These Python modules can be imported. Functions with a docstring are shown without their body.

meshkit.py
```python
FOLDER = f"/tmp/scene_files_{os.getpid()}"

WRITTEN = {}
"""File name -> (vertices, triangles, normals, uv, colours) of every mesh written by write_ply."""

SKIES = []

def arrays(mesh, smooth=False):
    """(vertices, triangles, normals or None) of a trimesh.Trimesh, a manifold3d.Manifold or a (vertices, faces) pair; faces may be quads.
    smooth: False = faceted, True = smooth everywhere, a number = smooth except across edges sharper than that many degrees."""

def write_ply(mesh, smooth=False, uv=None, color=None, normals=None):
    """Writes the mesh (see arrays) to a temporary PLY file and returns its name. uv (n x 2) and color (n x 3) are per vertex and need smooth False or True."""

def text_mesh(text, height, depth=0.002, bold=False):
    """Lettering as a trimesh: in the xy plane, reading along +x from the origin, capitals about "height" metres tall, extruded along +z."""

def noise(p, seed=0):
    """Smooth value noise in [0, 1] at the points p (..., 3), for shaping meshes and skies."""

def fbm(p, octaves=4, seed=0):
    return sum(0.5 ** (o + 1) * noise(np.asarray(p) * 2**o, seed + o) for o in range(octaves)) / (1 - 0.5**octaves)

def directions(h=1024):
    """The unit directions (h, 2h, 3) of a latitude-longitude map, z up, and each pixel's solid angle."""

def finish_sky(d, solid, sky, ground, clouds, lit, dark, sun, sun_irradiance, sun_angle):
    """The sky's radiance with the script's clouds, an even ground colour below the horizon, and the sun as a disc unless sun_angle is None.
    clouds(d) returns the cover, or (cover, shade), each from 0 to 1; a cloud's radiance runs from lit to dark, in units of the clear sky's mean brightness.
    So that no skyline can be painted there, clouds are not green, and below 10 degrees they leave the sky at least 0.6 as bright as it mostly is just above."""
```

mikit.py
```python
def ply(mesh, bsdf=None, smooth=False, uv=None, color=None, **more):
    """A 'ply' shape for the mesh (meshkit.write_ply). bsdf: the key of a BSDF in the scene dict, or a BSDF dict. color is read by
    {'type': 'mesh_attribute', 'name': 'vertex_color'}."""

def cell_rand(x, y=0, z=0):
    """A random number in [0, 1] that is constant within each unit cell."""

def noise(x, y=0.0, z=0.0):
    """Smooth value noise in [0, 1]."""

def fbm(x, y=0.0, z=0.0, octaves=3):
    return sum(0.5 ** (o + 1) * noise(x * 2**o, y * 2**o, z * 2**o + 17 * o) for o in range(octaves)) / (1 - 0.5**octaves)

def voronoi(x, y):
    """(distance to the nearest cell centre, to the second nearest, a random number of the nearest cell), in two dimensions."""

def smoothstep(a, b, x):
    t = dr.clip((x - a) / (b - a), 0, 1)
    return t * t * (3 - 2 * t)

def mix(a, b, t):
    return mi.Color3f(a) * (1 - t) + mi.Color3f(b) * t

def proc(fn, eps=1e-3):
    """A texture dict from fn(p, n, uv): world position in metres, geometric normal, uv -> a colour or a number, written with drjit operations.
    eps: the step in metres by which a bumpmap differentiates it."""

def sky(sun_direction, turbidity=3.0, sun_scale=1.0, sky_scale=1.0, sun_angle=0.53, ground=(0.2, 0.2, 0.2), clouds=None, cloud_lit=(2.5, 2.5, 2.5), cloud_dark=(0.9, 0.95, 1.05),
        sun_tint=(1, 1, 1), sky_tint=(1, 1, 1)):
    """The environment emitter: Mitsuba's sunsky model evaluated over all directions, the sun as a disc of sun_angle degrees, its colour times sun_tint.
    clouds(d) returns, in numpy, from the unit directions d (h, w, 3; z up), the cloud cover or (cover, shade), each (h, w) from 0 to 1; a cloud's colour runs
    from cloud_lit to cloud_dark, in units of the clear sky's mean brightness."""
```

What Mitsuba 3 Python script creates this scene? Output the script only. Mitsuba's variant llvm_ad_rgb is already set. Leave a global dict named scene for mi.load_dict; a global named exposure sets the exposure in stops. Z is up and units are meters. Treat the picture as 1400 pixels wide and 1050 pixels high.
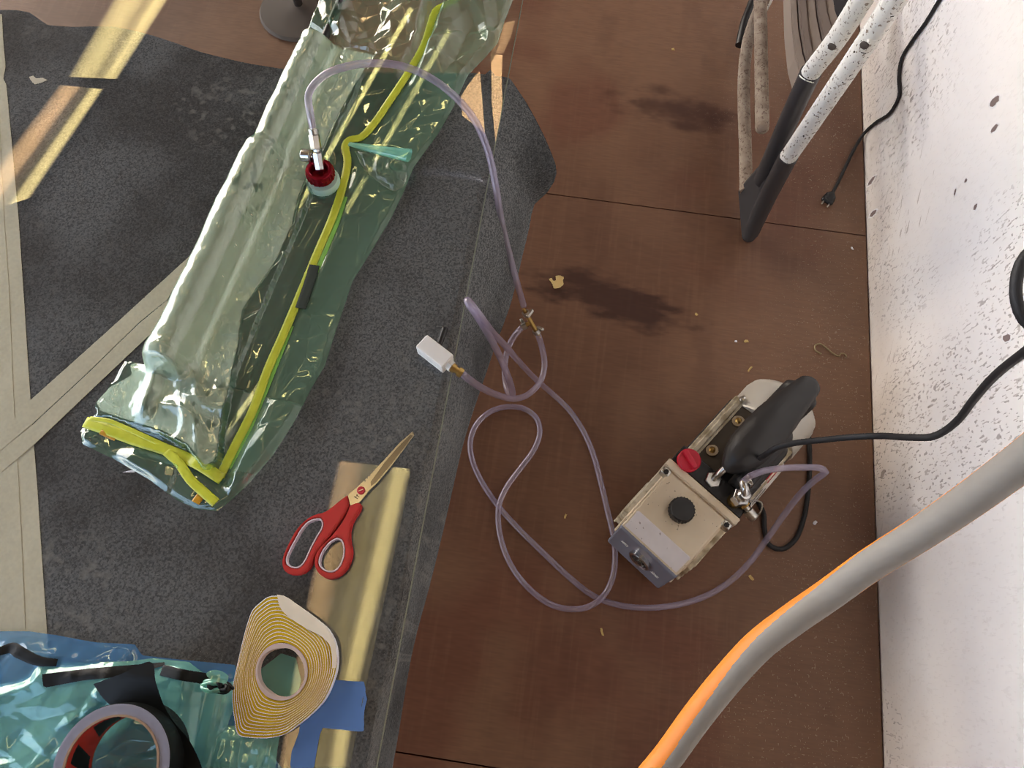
import math, numpy as np, trimesh, mitsuba as mi, mikit, meshkit
from shapely.geometry import Polygon, Point, LineString
from shapely import affinity
from scipy.spatial import Delaunay, cKDTree
import manifold3d as m3
import drjit as dr
T = mi.ScalarTransform4f
rng = np.random.default_rng(7)
scene, labels = {}, {}

# ------------------------------------------------------------------ camera
FOC, HC = 1000.0, 1.2
V1 = np.array([407.0, -2585, 1000]); V1 /= np.linalg.norm(V1)          # along the wall
DN = np.array([-17.0, 384, 1000]); DN -= V1 * (DN @ V1); DN /= np.linalg.norm(DN)
ROT = np.array([np.cross(V1, -DN), V1, -DN])                            # camera -> room
CAM = np.array([0, 0, HC])
_m = np.eye(4); _m[:3, 0] = -ROT[:, 0]; _m[:3, 1] = -ROT[:, 1]; _m[:3, 2] = ROT[:, 2]; _m[:3, 3] = CAM
scene['camera'] = {'type': 'perspective', 'fov': math.degrees(2 * math.atan(700 / FOC)), 'fov_axis': 'x', 'near_clip': 0.05, 'far_clip': 60.0, 'to_world': T(_m)}
exposure = 0.12
SKY = 24.0
scene['sky'] = mikit.sky((-0.5, 0.6, 0.62), turbidity=4.0, sun_scale=0.0, sky_scale=SKY, ground=(0.3, 0.28, 0.25), sky_tint=(1.24, 1.0, 0.84))
SKYLIGHT = (9.0, 7.0, 2.7)

def ray(px, py): return ROT @ np.array([(px - 700) / FOC, (py - 525) / FOC, 1.0])
def at(px, py, z=0.0):
    d = ray(px, py); return CAM + d * ((z - HC) / d[2])
def atd(px, py, depth): return CAM + ray(px, py) * depth
def atx(px, py, x):
    d = ray(px, py); return CAM + d * ((x - CAM[0]) / d[0])

# ------------------------------------------------------------------ materials
def lin(r, g, b):
    c = np.array([r, g, b]) / 255.0
    return [float(v) for v in np.where(c <= 0.04045, c / 12.92, ((c + 0.055) / 1.055) ** 2.4)]
def rgb(c): return {'type': 'rgb', 'value': c}
def pr(name, col, rough=0.5, metal=0.0, two=True, **k):
    b = {'type': 'principled', 'base_color': rgb(lin(*col)) if isinstance(col, tuple) else col, 'roughness': rough, 'metallic': metal, **k}
    scene['m_' + name] = {'type': 'twosided', 'bsdf': b} if two else b
    return 'm_' + name
N, FB, SS, MX = mikit.noise, mikit.fbm, mikit.smoothstep, mikit.mix
L = lin
def floor_fn(p, n, uv):
    x, y = p.x, p.y
    big = FB(x * 3.1 + 5, y * 2.3, 1.0, 4)
    med = FB(x * 14, y * 9 + 3, 2.0, 4)
    grain = FB(x * 170, y * 9, 3.0, 3)
    weave = FB(x * 60, y * 420, 5.0, 2)
    c = MX(L(116, 82, 62), L(140, 104, 80), SS(0.3, 0.7, big))
    c = MX(c, L(108, 58, 44), SS(0.52, 0.72, FB(x * 4.5 + 9, y * 3.7 + 2, 7.0, 4)) * 0.5)
    c = MX(c, L(86, 52, 40), SS(0.55, 0.8, med) * 0.22)
    c = MX(c, L(135, 102, 78), SS(0.5, 0.8, grain) * 0.22)
    c = c * (0.9 + 0.2 * weave)
    # dark spill stain by the hose, streaked across the boards
    dx, dy = (x - 0.10) / 0.15, (y - 0.655 + 0.16 * (x - 0.1)) / 0.042
    st = SS(1.25, 0.5, dr.sqrt(dx * dx + dy * dy) + 1.3 * (FB(x * 22, y * 60, 9.0, 4) - 0.5))
    c = MX(c, L(58, 30, 24), st * 0.8)
    dx, dy = (x - 0.19) / 0.12, (y - 1.13 + 0.1 * x) / 0.05
    c = MX(c, L(60, 25, 20), SS(1.2, 0.4, dr.sqrt(dx * dx + dy * dy) + 1.5 * (FB(x * 18, y * 30, 4.0, 4) - 0.5)) * 0.7)
    c = MX(c, L(62, 36, 28), SS(0.70, 0.76, FB(x * 30, y * 30, 13.0, 3)) * 0.0)
    # paint crumbs near the wall
    c = MX(c, L(185, 172, 150), SS(0.86, 0.9, N(x * 420, y * 420, 3.0)) * SS(0.2, 0.6, x + 0.3 * (N(x * 8, y * 8) - 0.5)) * 0.4)
    dust = SS(0.25, 0.6, x) * 0.22
    return MX(c, L(136, 118, 104), dust) * 0.86
pr('floor', mikit.proc(floor_fn), 0.55, specular=0.35)
pr('subfloor', (30, 20, 15), 0.9)
def wall_fn(p, n, uv):
    y, z = p.y, p.z
    a = y + 0.7 * z
    c = MX(L(230, 226, 222), L(243, 240, 236), FB(y * 4, z * 4, 2.0, 3))
    low = SS(0.16, 0.0, z + 0.12 * (FB(y * 9, z * 9, 5.0, 3) - 0.5))
    c = MX(c, L(196, 180, 165), low * 0.55)
    reg = SS(0.50, 0.72, FB(y * 5, z * 4, 8.0, 3))
    sp = SS(0.74, 0.79, FB(y * 260, z * 110 + 8, 1.0, 2)) * (0.15 + 0.85 * reg)
    c = MX(c, L(140, 126, 114), sp * 0.5)
    sp2 = SS(0.80, 0.84, N(y * 420, z * 170 + y * 60, 4.0)) * (0.1 + 0.9 * reg)
    c = MX(c, L(122, 110, 100), sp2 * 0.6)
    blot = SS(0.80, 0.83, FB(y * 42, z * 34, 11.0, 3)) * reg
    c = MX(c, L(112, 96, 88), blot * 0.6)
    scr = SS(0.78, 0.84, FB(y * 30 + z * 10, z * 160 - y * 90, 6.0, 2)) * SS(0.5, 0.7, FB(y * 3 + 4, z * 3, 3.0, 2))
    return MX(c, L(160, 148, 138), scr * 0.5)
pr('wall', mikit.proc(wall_fn), 0.75, specular=0.25)
pr('chip', (128, 112, 108), 0.9)
pr('plaster', (232, 230, 228), 0.9)
pr('ceiling', (164, 148, 130), 0.8)
pr('wall_far', (120, 104, 88), 0.8)
def felt_fn(p, n, uv):
    x, y, z = p.x, p.y, p.z
    f = FB(x * 520, y * 520, z * 520, 3)
    g = FB(x * 8, y * 8, z * 8, 4)
    c = MX(L(64, 67, 69), L(104, 106, 107), SS(0.2, 0.8, f))
    c = c * (0.66 + 0.7 * SS(0.3, 0.7, g))
    fib = SS(0.83, 0.92, N(x * 420 + 200 * N(x * 60, y * 60), y * 700, z * 300))
    c = MX(c, L(178, 176, 172), fib * 0.35)
    lint = SS(0.52, 0.85, FB(x * 110, y * 110, 3.0, 3)) * SS(0.45, 0.75, FB(x * 6 + 3, y * 6, 1.0, 3))
    return MX(c, L(150, 148, 142), lint * 0.5)
pr('felt', mikit.proc(felt_fn), 0.95, specular=0.1)
def tape_fn(p, n, uv):
    f = FB(p.x * 300, p.y * 300, 1.0, 3)
    g = FB(p.x * 30, p.y * 12, 4.0, 3)
    return MX(L(196, 188, 162), L(222, 214, 188), 0.5 * f + 0.5 * g)
pr('masking', mikit.proc(tape_fn), 0.7)
pr('wood', (120, 88, 60), 0.6)
pr('iron', (84, 76, 70), 0.6, 0.2)
scene['m_glass'] = {'type': 'thindielectric', 'int_ior': 1.52, 'specular_transmittance': rgb([0.95, 0.965, 0.955])}
pr('glass_edge', (118, 124, 110), 0.2)
def film(name, tint, milk, w, ior=1.5):
    scene['m_' + name] = {'type': 'blendbsdf', 'weight': w, 'a': {'type': 'thindielectric', 'int_ior': ior, 'specular_transmittance': rgb(tint)},
                          'b': {'type': 'twosided', 'bsdf': {'type': 'diffuse', 'reflectance': rgb(lin(*milk))}}}
    return 'm_' + name
film('film', [0.905, 0.975, 0.935], (112, 196, 152), 0.095, 1.75)
film('film_margin', [0.86, 0.95, 0.90], (128, 172, 142), 0.27, 1.65)
film('film2', [0.84, 0.97, 0.92], (150, 228, 204), 0.30, 1.8)
film('film_blue', [0.66, 0.85, 0.97], (96, 158, 214), 0.34, 1.7)
film('clear_film', [0.96, 0.96, 0.94], (200, 195, 170), 0.04, 1.3)
film('tube', [0.92, 0.91, 0.94], (188, 178, 196), 0.27)
scene['m_tube']['b'] = {'type': 'twosided', 'bsdf': {'type': 'plastic', 'diffuse_reflectance': rgb(lin(188, 176, 200)), 'int_ior': 1.6}}
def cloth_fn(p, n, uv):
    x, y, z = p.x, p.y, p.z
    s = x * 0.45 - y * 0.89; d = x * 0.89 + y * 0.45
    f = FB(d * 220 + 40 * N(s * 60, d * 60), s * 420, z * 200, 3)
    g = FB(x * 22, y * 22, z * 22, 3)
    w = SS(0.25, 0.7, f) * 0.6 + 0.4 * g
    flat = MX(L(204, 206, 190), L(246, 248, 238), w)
    wound = MX(L(150, 144, 128), L(214, 208, 194), w)          # darker mix for the stretch wound round the tube
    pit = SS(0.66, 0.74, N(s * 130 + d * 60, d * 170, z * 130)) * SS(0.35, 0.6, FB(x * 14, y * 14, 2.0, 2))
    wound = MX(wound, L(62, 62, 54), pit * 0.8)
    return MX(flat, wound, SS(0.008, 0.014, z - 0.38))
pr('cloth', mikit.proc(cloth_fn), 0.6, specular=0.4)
pr('carbon', (28, 28, 30), 0.4)
def seal_fn(p, n, uv):
    return MX(L(184, 192, 40), L(212, 218, 72), FB(p.x * 90, p.y * 90, p.z * 90, 3))
pr('seal', mikit.proc(seal_fn), 0.35, clearcoat=0.6, clearcoat_gloss=0.8)
pr('seal_backing', (128, 186, 84), 0.4)
pr('amber', (190, 140, 30), 0.35)
pr('dark_patch', (46, 58, 52), 0.5)
pr('red_anod', (150, 18, 38), 0.28, 0.75)
pr('steel', (196, 194, 188), 0.22, 1.0)
pr('chrome', (205, 205, 205), 0.12, 1.0)
pr('brass', (190, 158, 96), 0.28, 1.0)
pr('white_plastic', (222, 220, 214), 0.4)
pr('ring_plastic', (170, 200, 184), 0.4)
pr('black_plastic', (26, 26, 27), 0.4)
pr('black_rubber', (30, 30, 32), 0.6)
pr('olive_dark', (64, 54, 40), 0.5)
pr('handle_black', (44, 43, 43), 0.42)
def case_fn(p, n, uv):
    g = FB(p.x * 30, p.y * 30, p.z * 30, 3)
    c = MX(L(206, 190, 164), L(226, 212, 188), g)
    return MX(c, L(96, 76, 58), SS(0.88, 0.93, N(p.x * 330, p.y * 330, p.z * 330)) * 0.7)
pr('case', mikit.proc(case_fn), 0.42, 0.25, specular=0.5)
def case2_fn(p, n, uv):
    c = MX(L(212, 206, 206), L(228, 222, 222), FB(p.x * 60, p.y * 60, p.z * 60, 3))
    return MX(c, L(120, 96, 92), SS(0.87, 0.92, N(p.x * 330, p.y * 230, p.z * 230)) * 0.6)
pr('case_light', mikit.proc(case2_fn), 0.5)
pr('case_front', (132, 136, 152), 0.35, 0.35)
def dirty_fn(p, n, uv):
    g = FB(p.x * 60, p.y * 60, p.z * 60, 4)
    return MX(L(160, 146, 118), L(216, 206, 184), SS(0.3, 0.6, g))
pr('alloy_dirty', mikit.proc(dirty_fn), 0.5, 0.3)
pr('red_plastic', (196, 30, 56), 0.4)
pr('ring_cover', (206, 202, 192), 0.38, 0.3)
def rust_fn(p, n, uv):
    g = FB(p.x * 70, p.y * 70, p.z * 70, 4); f = FB(p.x * 320, p.y * 320, p.z * 320, 3)
    c = MX(L(118, 98, 82), L(168, 154, 138), g)
    return MX(c, L(84, 60, 46), SS(0.55, 0.7, f) * 0.6)
pr('dusty', mikit.proc(rust_fn), 0.85)
def whitetube_fn(p, n, uv):
    f = FB(p.x * 330, p.y * 330, p.z * 220, 3)
    c = MX(L(206, 202, 192), L(228, 226, 220), FB(p.x * 30, p.y * 30, p.z * 20, 3))
    c = MX(c, L(120, 104, 88), SS(0.62, 0.70, f) * 0.8)
    return MX(c, L(60, 54, 48), SS(0.86, 0.89, N(p.x * 300, p.y * 300, p.z * 200)))
pr('white_paint', mikit.proc(whitetube_fn), 0.5)
pr('chair_plastic', (58, 57, 58), 0.35)
pr('fabric_dusty', (120, 106, 96), 0.95)
pr('fabric_dusty_light', (140, 126, 114), 0.95)
pr('dark_cloth', (52, 50, 52), 0.9)
pr('grey_sheath', (146, 142, 136), 0.6)
pr('orange', (232, 138, 52), 0.5)
pr('blade', (216, 212, 204), 0.28, 1.0)
pr('blade_dark', (150, 144, 138), 0.3, 1.0)
pr('scissor_red', (178, 38, 42), 0.38, clearcoat=0.3)
pr('scissor_grey', (206, 190, 196), 0.5)
pr('tape_yellow', (192, 160, 22), 0.4)
pr('paper', (224, 214, 192), 0.75)
pr('paper_white', (226, 226, 230), 0.7)
pr('core_card', (190, 172, 164), 0.8)
pr('blue_tape', (86, 124, 182), 0.7)
pr('duct_grey', (128, 128, 142), 0.55)
pr('duct_edge', (156, 150, 150), 0.6)
pr('card_brown', (150, 124, 100), 0.8)
pr('core_red', (170, 48, 36), 0.6)
pr('black_film', (12, 16, 16), 0.5, specular=0.3)
pr('scrap', (216, 188, 128), 0.8)
pr('wire', (150, 134, 104), 0.35, 0.8)
pr('chipwood', (196, 168, 110), 0.8)
pr('sticker', (220, 216, 208), 0.5)
pr('print_red', (176, 40, 52), 0.5)
pr('print_white', (232, 234, 236), 0.5)
pr('print_grey', (110, 104, 100), 0.5)

# ------------------------------------------------------------------ helpers
def add(key, mesh, mat, smooth=False, label=None, cat=None, kind=None, group=None, **more):
    k = key
    i = 1
    while k in scene:
        k = f'{key}_{i:03d}'; i += 1
    scene[k] = mikit.ply(mesh, mat if mat.startswith('m_') else 'm_' + mat, smooth, **more)
    tag(k, label, cat, kind, group)
    return k
def tag(k, label=None, cat=None, kind=None, group=None):
    d = {a: b for a, b in (('label', label), ('category', cat), ('kind', kind), ('group', group)) if b}
    if d: labels[k] = {**labels.get(k, {}), **d}
def cat(*ms): return trimesh.util.concatenate([m for m in ms])
def box(x0, x1, y0, y1, z0, z1):
    m = trimesh.creation.box((x1 - x0, y1 - y0, z1 - z0)); m.apply_translation(((x0 + x1) / 2, (y0 + y1) / 2, (z0 + z1) / 2)); return m
def tm(man):
    q = man.to_mesh(); return trimesh.Trimesh(q.vert_properties[:, :3], q.tri_verts, process=False)
def rbox(x0, x1, y0, y1, z0, z1, r, n=12):
    s = m3.Manifold.sphere(r, n)
    return tm(m3.Manifold.batch_hull([s.translate((x, y, z)) for x in (x0 + r, x1 - r) for y in (y0 + r, y1 - r) for z in (z0 + r, z1 - r)]))
def hull_spheres(ps, n=16):
    return tm(m3.Manifold.batch_hull([m3.Manifold.sphere(r, n).translate(tuple(p)) for *p, r in ps]))
def cr(pts, step=0.006):
    """Catmull-Rom through the points, about one sample per step."""
    P = np.asarray(pts, float)
    P = np.vstack([2 * P[0] - P[1], P, 2 * P[-1] - P[-2]])
    out = []
    for i in range(1, len(P) - 2):
        p0, p1, p2, p3 = P[i - 1:i + 3]
        t0, t1 = 0, np.linalg.norm(p1[:3] - p0[:3]) ** .5 + 1e-9
        t2 = t1 + np.linalg.norm(p2[:3] - p1[:3]) ** .5 + 1e-9; t3 = t2 + np.linalg.norm(p3[:3] - p2[:3]) ** .5 + 1e-9
        n = max(2, int(np.linalg.norm(p2[:3] - p1[:3]) / step))
        t = np.linspace(t1, t2, n, endpoint=False)[:, None]
        a1 = (t1 - t) / (t1 - t0) * p0 + (t - t0) / (t1 - t0) * p1
        a2 = (t2 - t) / (t2 - t1) * p1 + (t - t1) / (t2 - t1) * p2
        a3 = (t3 - t) / (t3 - t2) * p2 + (t - t2) / (t3 - t2) * p3
        b1 = (t2 - t) / (t2 - t0) * a1 + (t - t0) / (t2 - t0) * a2
        b2 = (t3 - t) / (t3 - t1) * a2 + (t - t1) / (t3 - t1) * a3
        out.append((t2 - t) / (t2 - t1) * b1 + (t - t1) / (t2 - t1) * b2)
    out.append(P[-2][None])
    return np.vstack(out)
def frames(c):
    t = np.gradient(c, axis=0); t /= np.linalg.norm(t, axis=1, keepdims=True)
    u = np.cross(t[0], [0.3, 0.2, 0.93]); u /= np.linalg.norm(u)
    us = []
    for k in t:
        u = u - k * (u @ k); u /= np.linalg.norm(u); us.append(u)
    us = np.array(us)
    return t, us, np.cross(t, us)
def tube(pts, r, n=12, step=0.006, smooth=True, cap=True):
    c = cr(pts, step) if smooth else np.asarray(pts, float)
    c = c[:, :3]
    t, u, v = frames(c)
    a = np.linspace(0, 2 * np.pi, n, endpoint=False)
    rr = np.broadcast_to(np.asarray(r, float), (len(c),)) if np.ndim(r) == 0 or len(r) == len(c) else np.interp(np.linspace(0, 1, len(c)), np.linspace(0, 1, len(r)), r)
    V = (c[:, None] + rr[:, None, None] * (np.cos(a)[None, :, None] * u[:, None] + np.sin(a)[None, :, None] * v[:, None])).reshape(-1, 3)
    i = np.arange(len(c) - 1)[:, None] * n; j = np.arange(n)[None]; k = (j + 1) % n
    F = np.concatenate([np.stack([i + j, i + k, i + n + k], -1).reshape(-1, 3), np.stack([i + j, i + n + k, i + n + j], -1).reshape(-1, 3)])
    if cap:
        V = np.vstack([V, c[0], c[-1]]); q = len(V) - 2; e = (len(c) - 1) * n
        F = np.vstack([F, np.stack([0 * j[0] + q, k[0], j[0]], 1), np.stack([0 * j[0] + q + 1, e + j[0], e + k[0]], 1)])
    return trimesh.Trimesh(V, F, process=False)
def lathe(prof, n=32):
    return trimesh.creation.revolve(np.asarray(prof, float), sections=n)
def aim(mesh, o, z, x=None):
    """Moves a mesh built along +z to the origin o with its z axis along z."""
    z = np.asarray(z, float) / np.linalg.norm(z)
    x = np.cross([0.2, 0.97, 0.1], z) if x is None else np.asarray(x, float)
    x = x - z * (x @ z); x /= np.linalg.norm(x)
    M = np.eye(4); M[:3, 0] = x; M[:3, 1] = np.cross(z, x); M[:3, 2] = z; M[:3, 3] = o
    m = mesh.copy(); m.apply_transform(M); return m
def extrude(poly, z0, z1):
    parts = getattr(poly, 'geoms', [poly])
    ms = [trimesh.creation.extrude_polygon(g, z1 - z0, engine='earcut') for g in parts if g.area > 1e-9]
    m = cat(*ms); m.apply_translation((0, 0, z0)); return m
def bevel_extrude(poly, z0, z1, b):
    """Extrusion whose top rim is chamfered by b."""
    lo = extrude(poly, z0, z1 - b)
    ms = [lo]
    for k in range(1, 4):
        a = k / 3 * math.pi / 2
        ms.append(extrude(poly.buffer(-b * (1 - math.cos(a))), z1 - b, z1 - b + b * math.sin(a) + 1e-5))
    return cat(*ms)
def pxpoly(px, z): return Polygon([at(x, y, z)[:2] for x, y in px]).buffer(0)
def smoothpoly(px, z, step=0.003):
    P = [at(x, y, z) for x, y in px]
    c = cr(P + P[:1], step)
    return Polygon(c[:, :2]).buffer(0)
def ribbon(c, w, th, zf=None):
    """A strip of width w and thickness th lying along the centre line c."""
    t = np.gradient(c, axis=0); t[:, 2] = 0; t /= np.linalg.norm(t, axis=1, keepdims=True)
    s = np.stack([-t[:, 1], t[:, 0], 0 * t[:, 0]], 1)
    w = np.interp(np.linspace(0, 1, len(c)), np.linspace(0, 1, len(np.atleast_1d(w))), np.atleast_1d(w)) if np.ndim(w) else np.full(len(c), w)
    pr_ = [(-.5, 0), (-.47, 1), (-.2, 1.12), (.2, 1.12), (.47, 1), (.5, 0)]
    V = np.concatenate([(c + s * (w * a)[:, None] + np.array([0, 0, th * b]))[:, None] for a, b in pr_], 1)
    n = len(pr_); V = V.reshape(-1, 3)
    i = np.arange(len(c) - 1)[:, None] * n; j = np.arange(n)[None]; k = (j + 1) % n
    F = np.concatenate([np.stack([i + j, i + n + k, i + k], -1).reshape(-1, 3), np.stack([i + j, i + n + j, i + n + k], -1).reshape(-1, 3)])
    e = (len(c) - 1) * n
    F = np.vstack([F, [[0, q, q + 1] for q in range(1, n - 1)], [[e, e + q + 1, e + q] for q in range(1, n - 1)]])
    return trimesh.Trimesh(V, F, process=False)
def sheet(poly, step, hf):
    """A height field over the polygon."""
    x0, y0, x1, y1 = poly.bounds
    gx, gy = np.meshgrid(np.arange(x0, x1, step), np.arange(y0, y1, step * .87))
    gx = gx + (np.arange(len(gx)) % 2)[:, None] * step / 2
    g = np.stack([gx.ravel(), gy.ravel()], 1)
    import shapely
    inner = poly.buffer(-step * .55)
    g = g[shapely.contains_xy(inner, g[:, 0], g[:, 1])]
    ring = poly.exterior; nb = int(ring.length / step)
    b = np.array([ring.interpolate(k / nb, normalized=True).coords[0] for k in range(nb)])
    P = np.vstack([b, g])
    tri = Delaunay(P).simplices
    cc = P[tri].mean(1)
    tri = tri[shapely.contains_xy(poly, cc[:, 0], cc[:, 1])]
    a, b2, c = P[tri[:, 0]], P[tri[:, 1]], P[tri[:, 2]]
    flip = ((b2 - a)[:, 0] * (c - a)[:, 1] - (b2 - a)[:, 1] * (c - a)[:, 0]) < 0
    tri[flip] = tri[flip][:, ::-1]
    return trimesh.Trimesh(np.column_stack([P, hf(P[:, 0], P[:, 1])]), tri, process=False)
def nz(x, y, f, seed=0, oct=1):
    p = np.stack([np.asarray(x) * f + 31.7, np.asarray(y) * f + 17.3, np.zeros_like(x) + .5], -1)
    return meshkit.noise(p, seed) if oct == 1 else meshkit.fbm(p, oct, seed)
def ridge(v, k=4): return np.clip(1 - np.abs(2 * v - 1) , 0, 1) ** k
def sstep(a, b, x):
    t = np.clip((x - a) / (b - a), 0, 1); return t * t * (3 - 2 * t)

ZG = 0.38           # top of the glass
ZF = 0.3725         # top of the felt below it
XW = 0.583          # face of the white wall
XE = -0.107         # right edge of the glass

# ------------------------------------------------------------------ room
YS = (-0.14, 0.864)
add('floor', box(-4.3, XW + .1, -1.6, 5.5, -.06, -.022), 'subfloor', label='brown painted plywood floor laid in sheets', kind='structure')
for y0, y1 in ((-1.14, -.14), (-.14, .864), (.864, 1.868), (1.868, 2.9), (2.9, 4.2), (4.2, 5.5)):
    for x0, x1 in ((-1.857, XW - .002), (-4.3, -1.857)):
        m = box(x0 + .0009, x1 - .0009, y0 + .0011, y1 - .0011, -.02, 0)
        add('floor__panel', m, 'floor')
add('wall_right', box(XW, XW + .1, -1.6, 5.5, -.05, 4.2), 'wall', label='white painted wall, scuffed and speckled, with peeling chips', kind='structure')
for (px, py), (w, h), t in (((1360, 139), (.014, .026), 20), ((1360, 176), (.010, .017), 5), ((1192, 247), (.012, .034), 0), ((1194, 292), (.012, .030), 10), ((1377, 462), (.011, .018), 25), ((1334, 283), (.010, .008), 40), ((1321, 247), (.007, .007), 0), ((1306, 263), (.012, .005), 30)):
    c = atx(px, py, XW)
    a = np.linspace(0, 2 * np.pi, 15, endpoint=False)
    r = 1 + .35 * (rng.random(15) - .5)
    q = affinity.rotate(Polygon(np.stack([np.cos(a) * w * r / 2, np.sin(a) * h * r / 2], 1)), t)
    for nm, sc, d0, mt in (('paint_flake', 1.18, .0004, 'plaster'), ('bare_patch', .86, .0008, 'chip')):
        m = trimesh.creation.extrude_polygon(affinity.scale(q, sc, sc), d0, engine='earcut')
        V = m.vertices.copy(); m.vertices = np.stack([c[0] - V[:, 2], c[1] + V[:, 0], c[2] + V[:, 1]], 1); m.invert()
        add('wall_right__' + nm, m, mt)
add('wall_far', box(-4.3, XW + .1, 5.5, 5.6, -.05, 4.2), 'wall_far', label='brown boarded far wall of the shed', kind='structure')
add('wall_back_added', box(-.75, XW + .1, -.8, -.7, -.05, 2.2), 'wall_far', label='unseen brown wall added behind the camera to make the light more directional', kind='structure')  # unseen wall added to cut back light and sharpen shading from the left
# sloping roof with strips of yellow translucent sheet, seen as mirror images in the glass, plus strips added for highlights
SL = math.tan(math.radians(18)); ZC = 2.3
def mirror(px, py):
    p = at(px, py, ZG); d = ray(px, py); d = d * np.array([1, 1, -1])
    t = (ZC + SL * p[1] - p[2]) / (d[2] - SL * d[1]); return p + d * t
m = box(-4.3, XW + .1, -.7, 5.6, 0, .05); m.vertices[:, 2] += ZC + .01 + SL * m.vertices[:, 1]
add('ceiling', m, 'ceiling', label='sloping brown roof with yellow translucent strips', kind='structure')
def seen_or_added_skylight(left, right, prof):
    """A glowing roof sheet: rows run along it, the profile (t, rgb) across it."""
    nt = 40; T_ = np.linspace(0, 1, nt)
    col = np.stack([np.interp(T_, [q[0] for q in prof], [q[1][c] for q in prof]) for c in range(3)], 1)  # emission fades across the strip to paint soft edges into its reflection
    V, C = [], []
    for l, r in zip(left, right):
        p, q = mirror(*l), mirror(*r)
        V.append(p + (q - p) * T_[:, None]); C.append(col)
    V = np.vstack(V); C = np.vstack(C); V[:, 2] -= .012
    i = np.arange(len(left) - 1)[:, None] * nt; j = np.arange(nt - 1)[None]
    F = np.concatenate([np.stack([i + j, i + j + 1, i + nt + j + 1], -1).reshape(-1, 3), np.stack([i + j, i + nt + j + 1, i + nt + j], -1).reshape(-1, 3)])
    m = trimesh.Trimesh(V, F, process=False)
    if m.face_normals[:, 2].mean() > 0: m.invert()
    add('ceiling__seen_or_added_skylight', m, 'paper', color=C, emitter={'type': 'area', 'radiance': {'type': 'mesh_attribute', 'name': 'vertex_color'}})
YEL, WARM = np.array(SKYLIGHT), np.array([9.0, 5.4, 2.4])
def ip(a, b, n=9): return [(a[0] + (b[0] - a[0]) * t, a[1] + (b[1] - a[1]) * t) for t in np.linspace(0, 1, n)]
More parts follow.
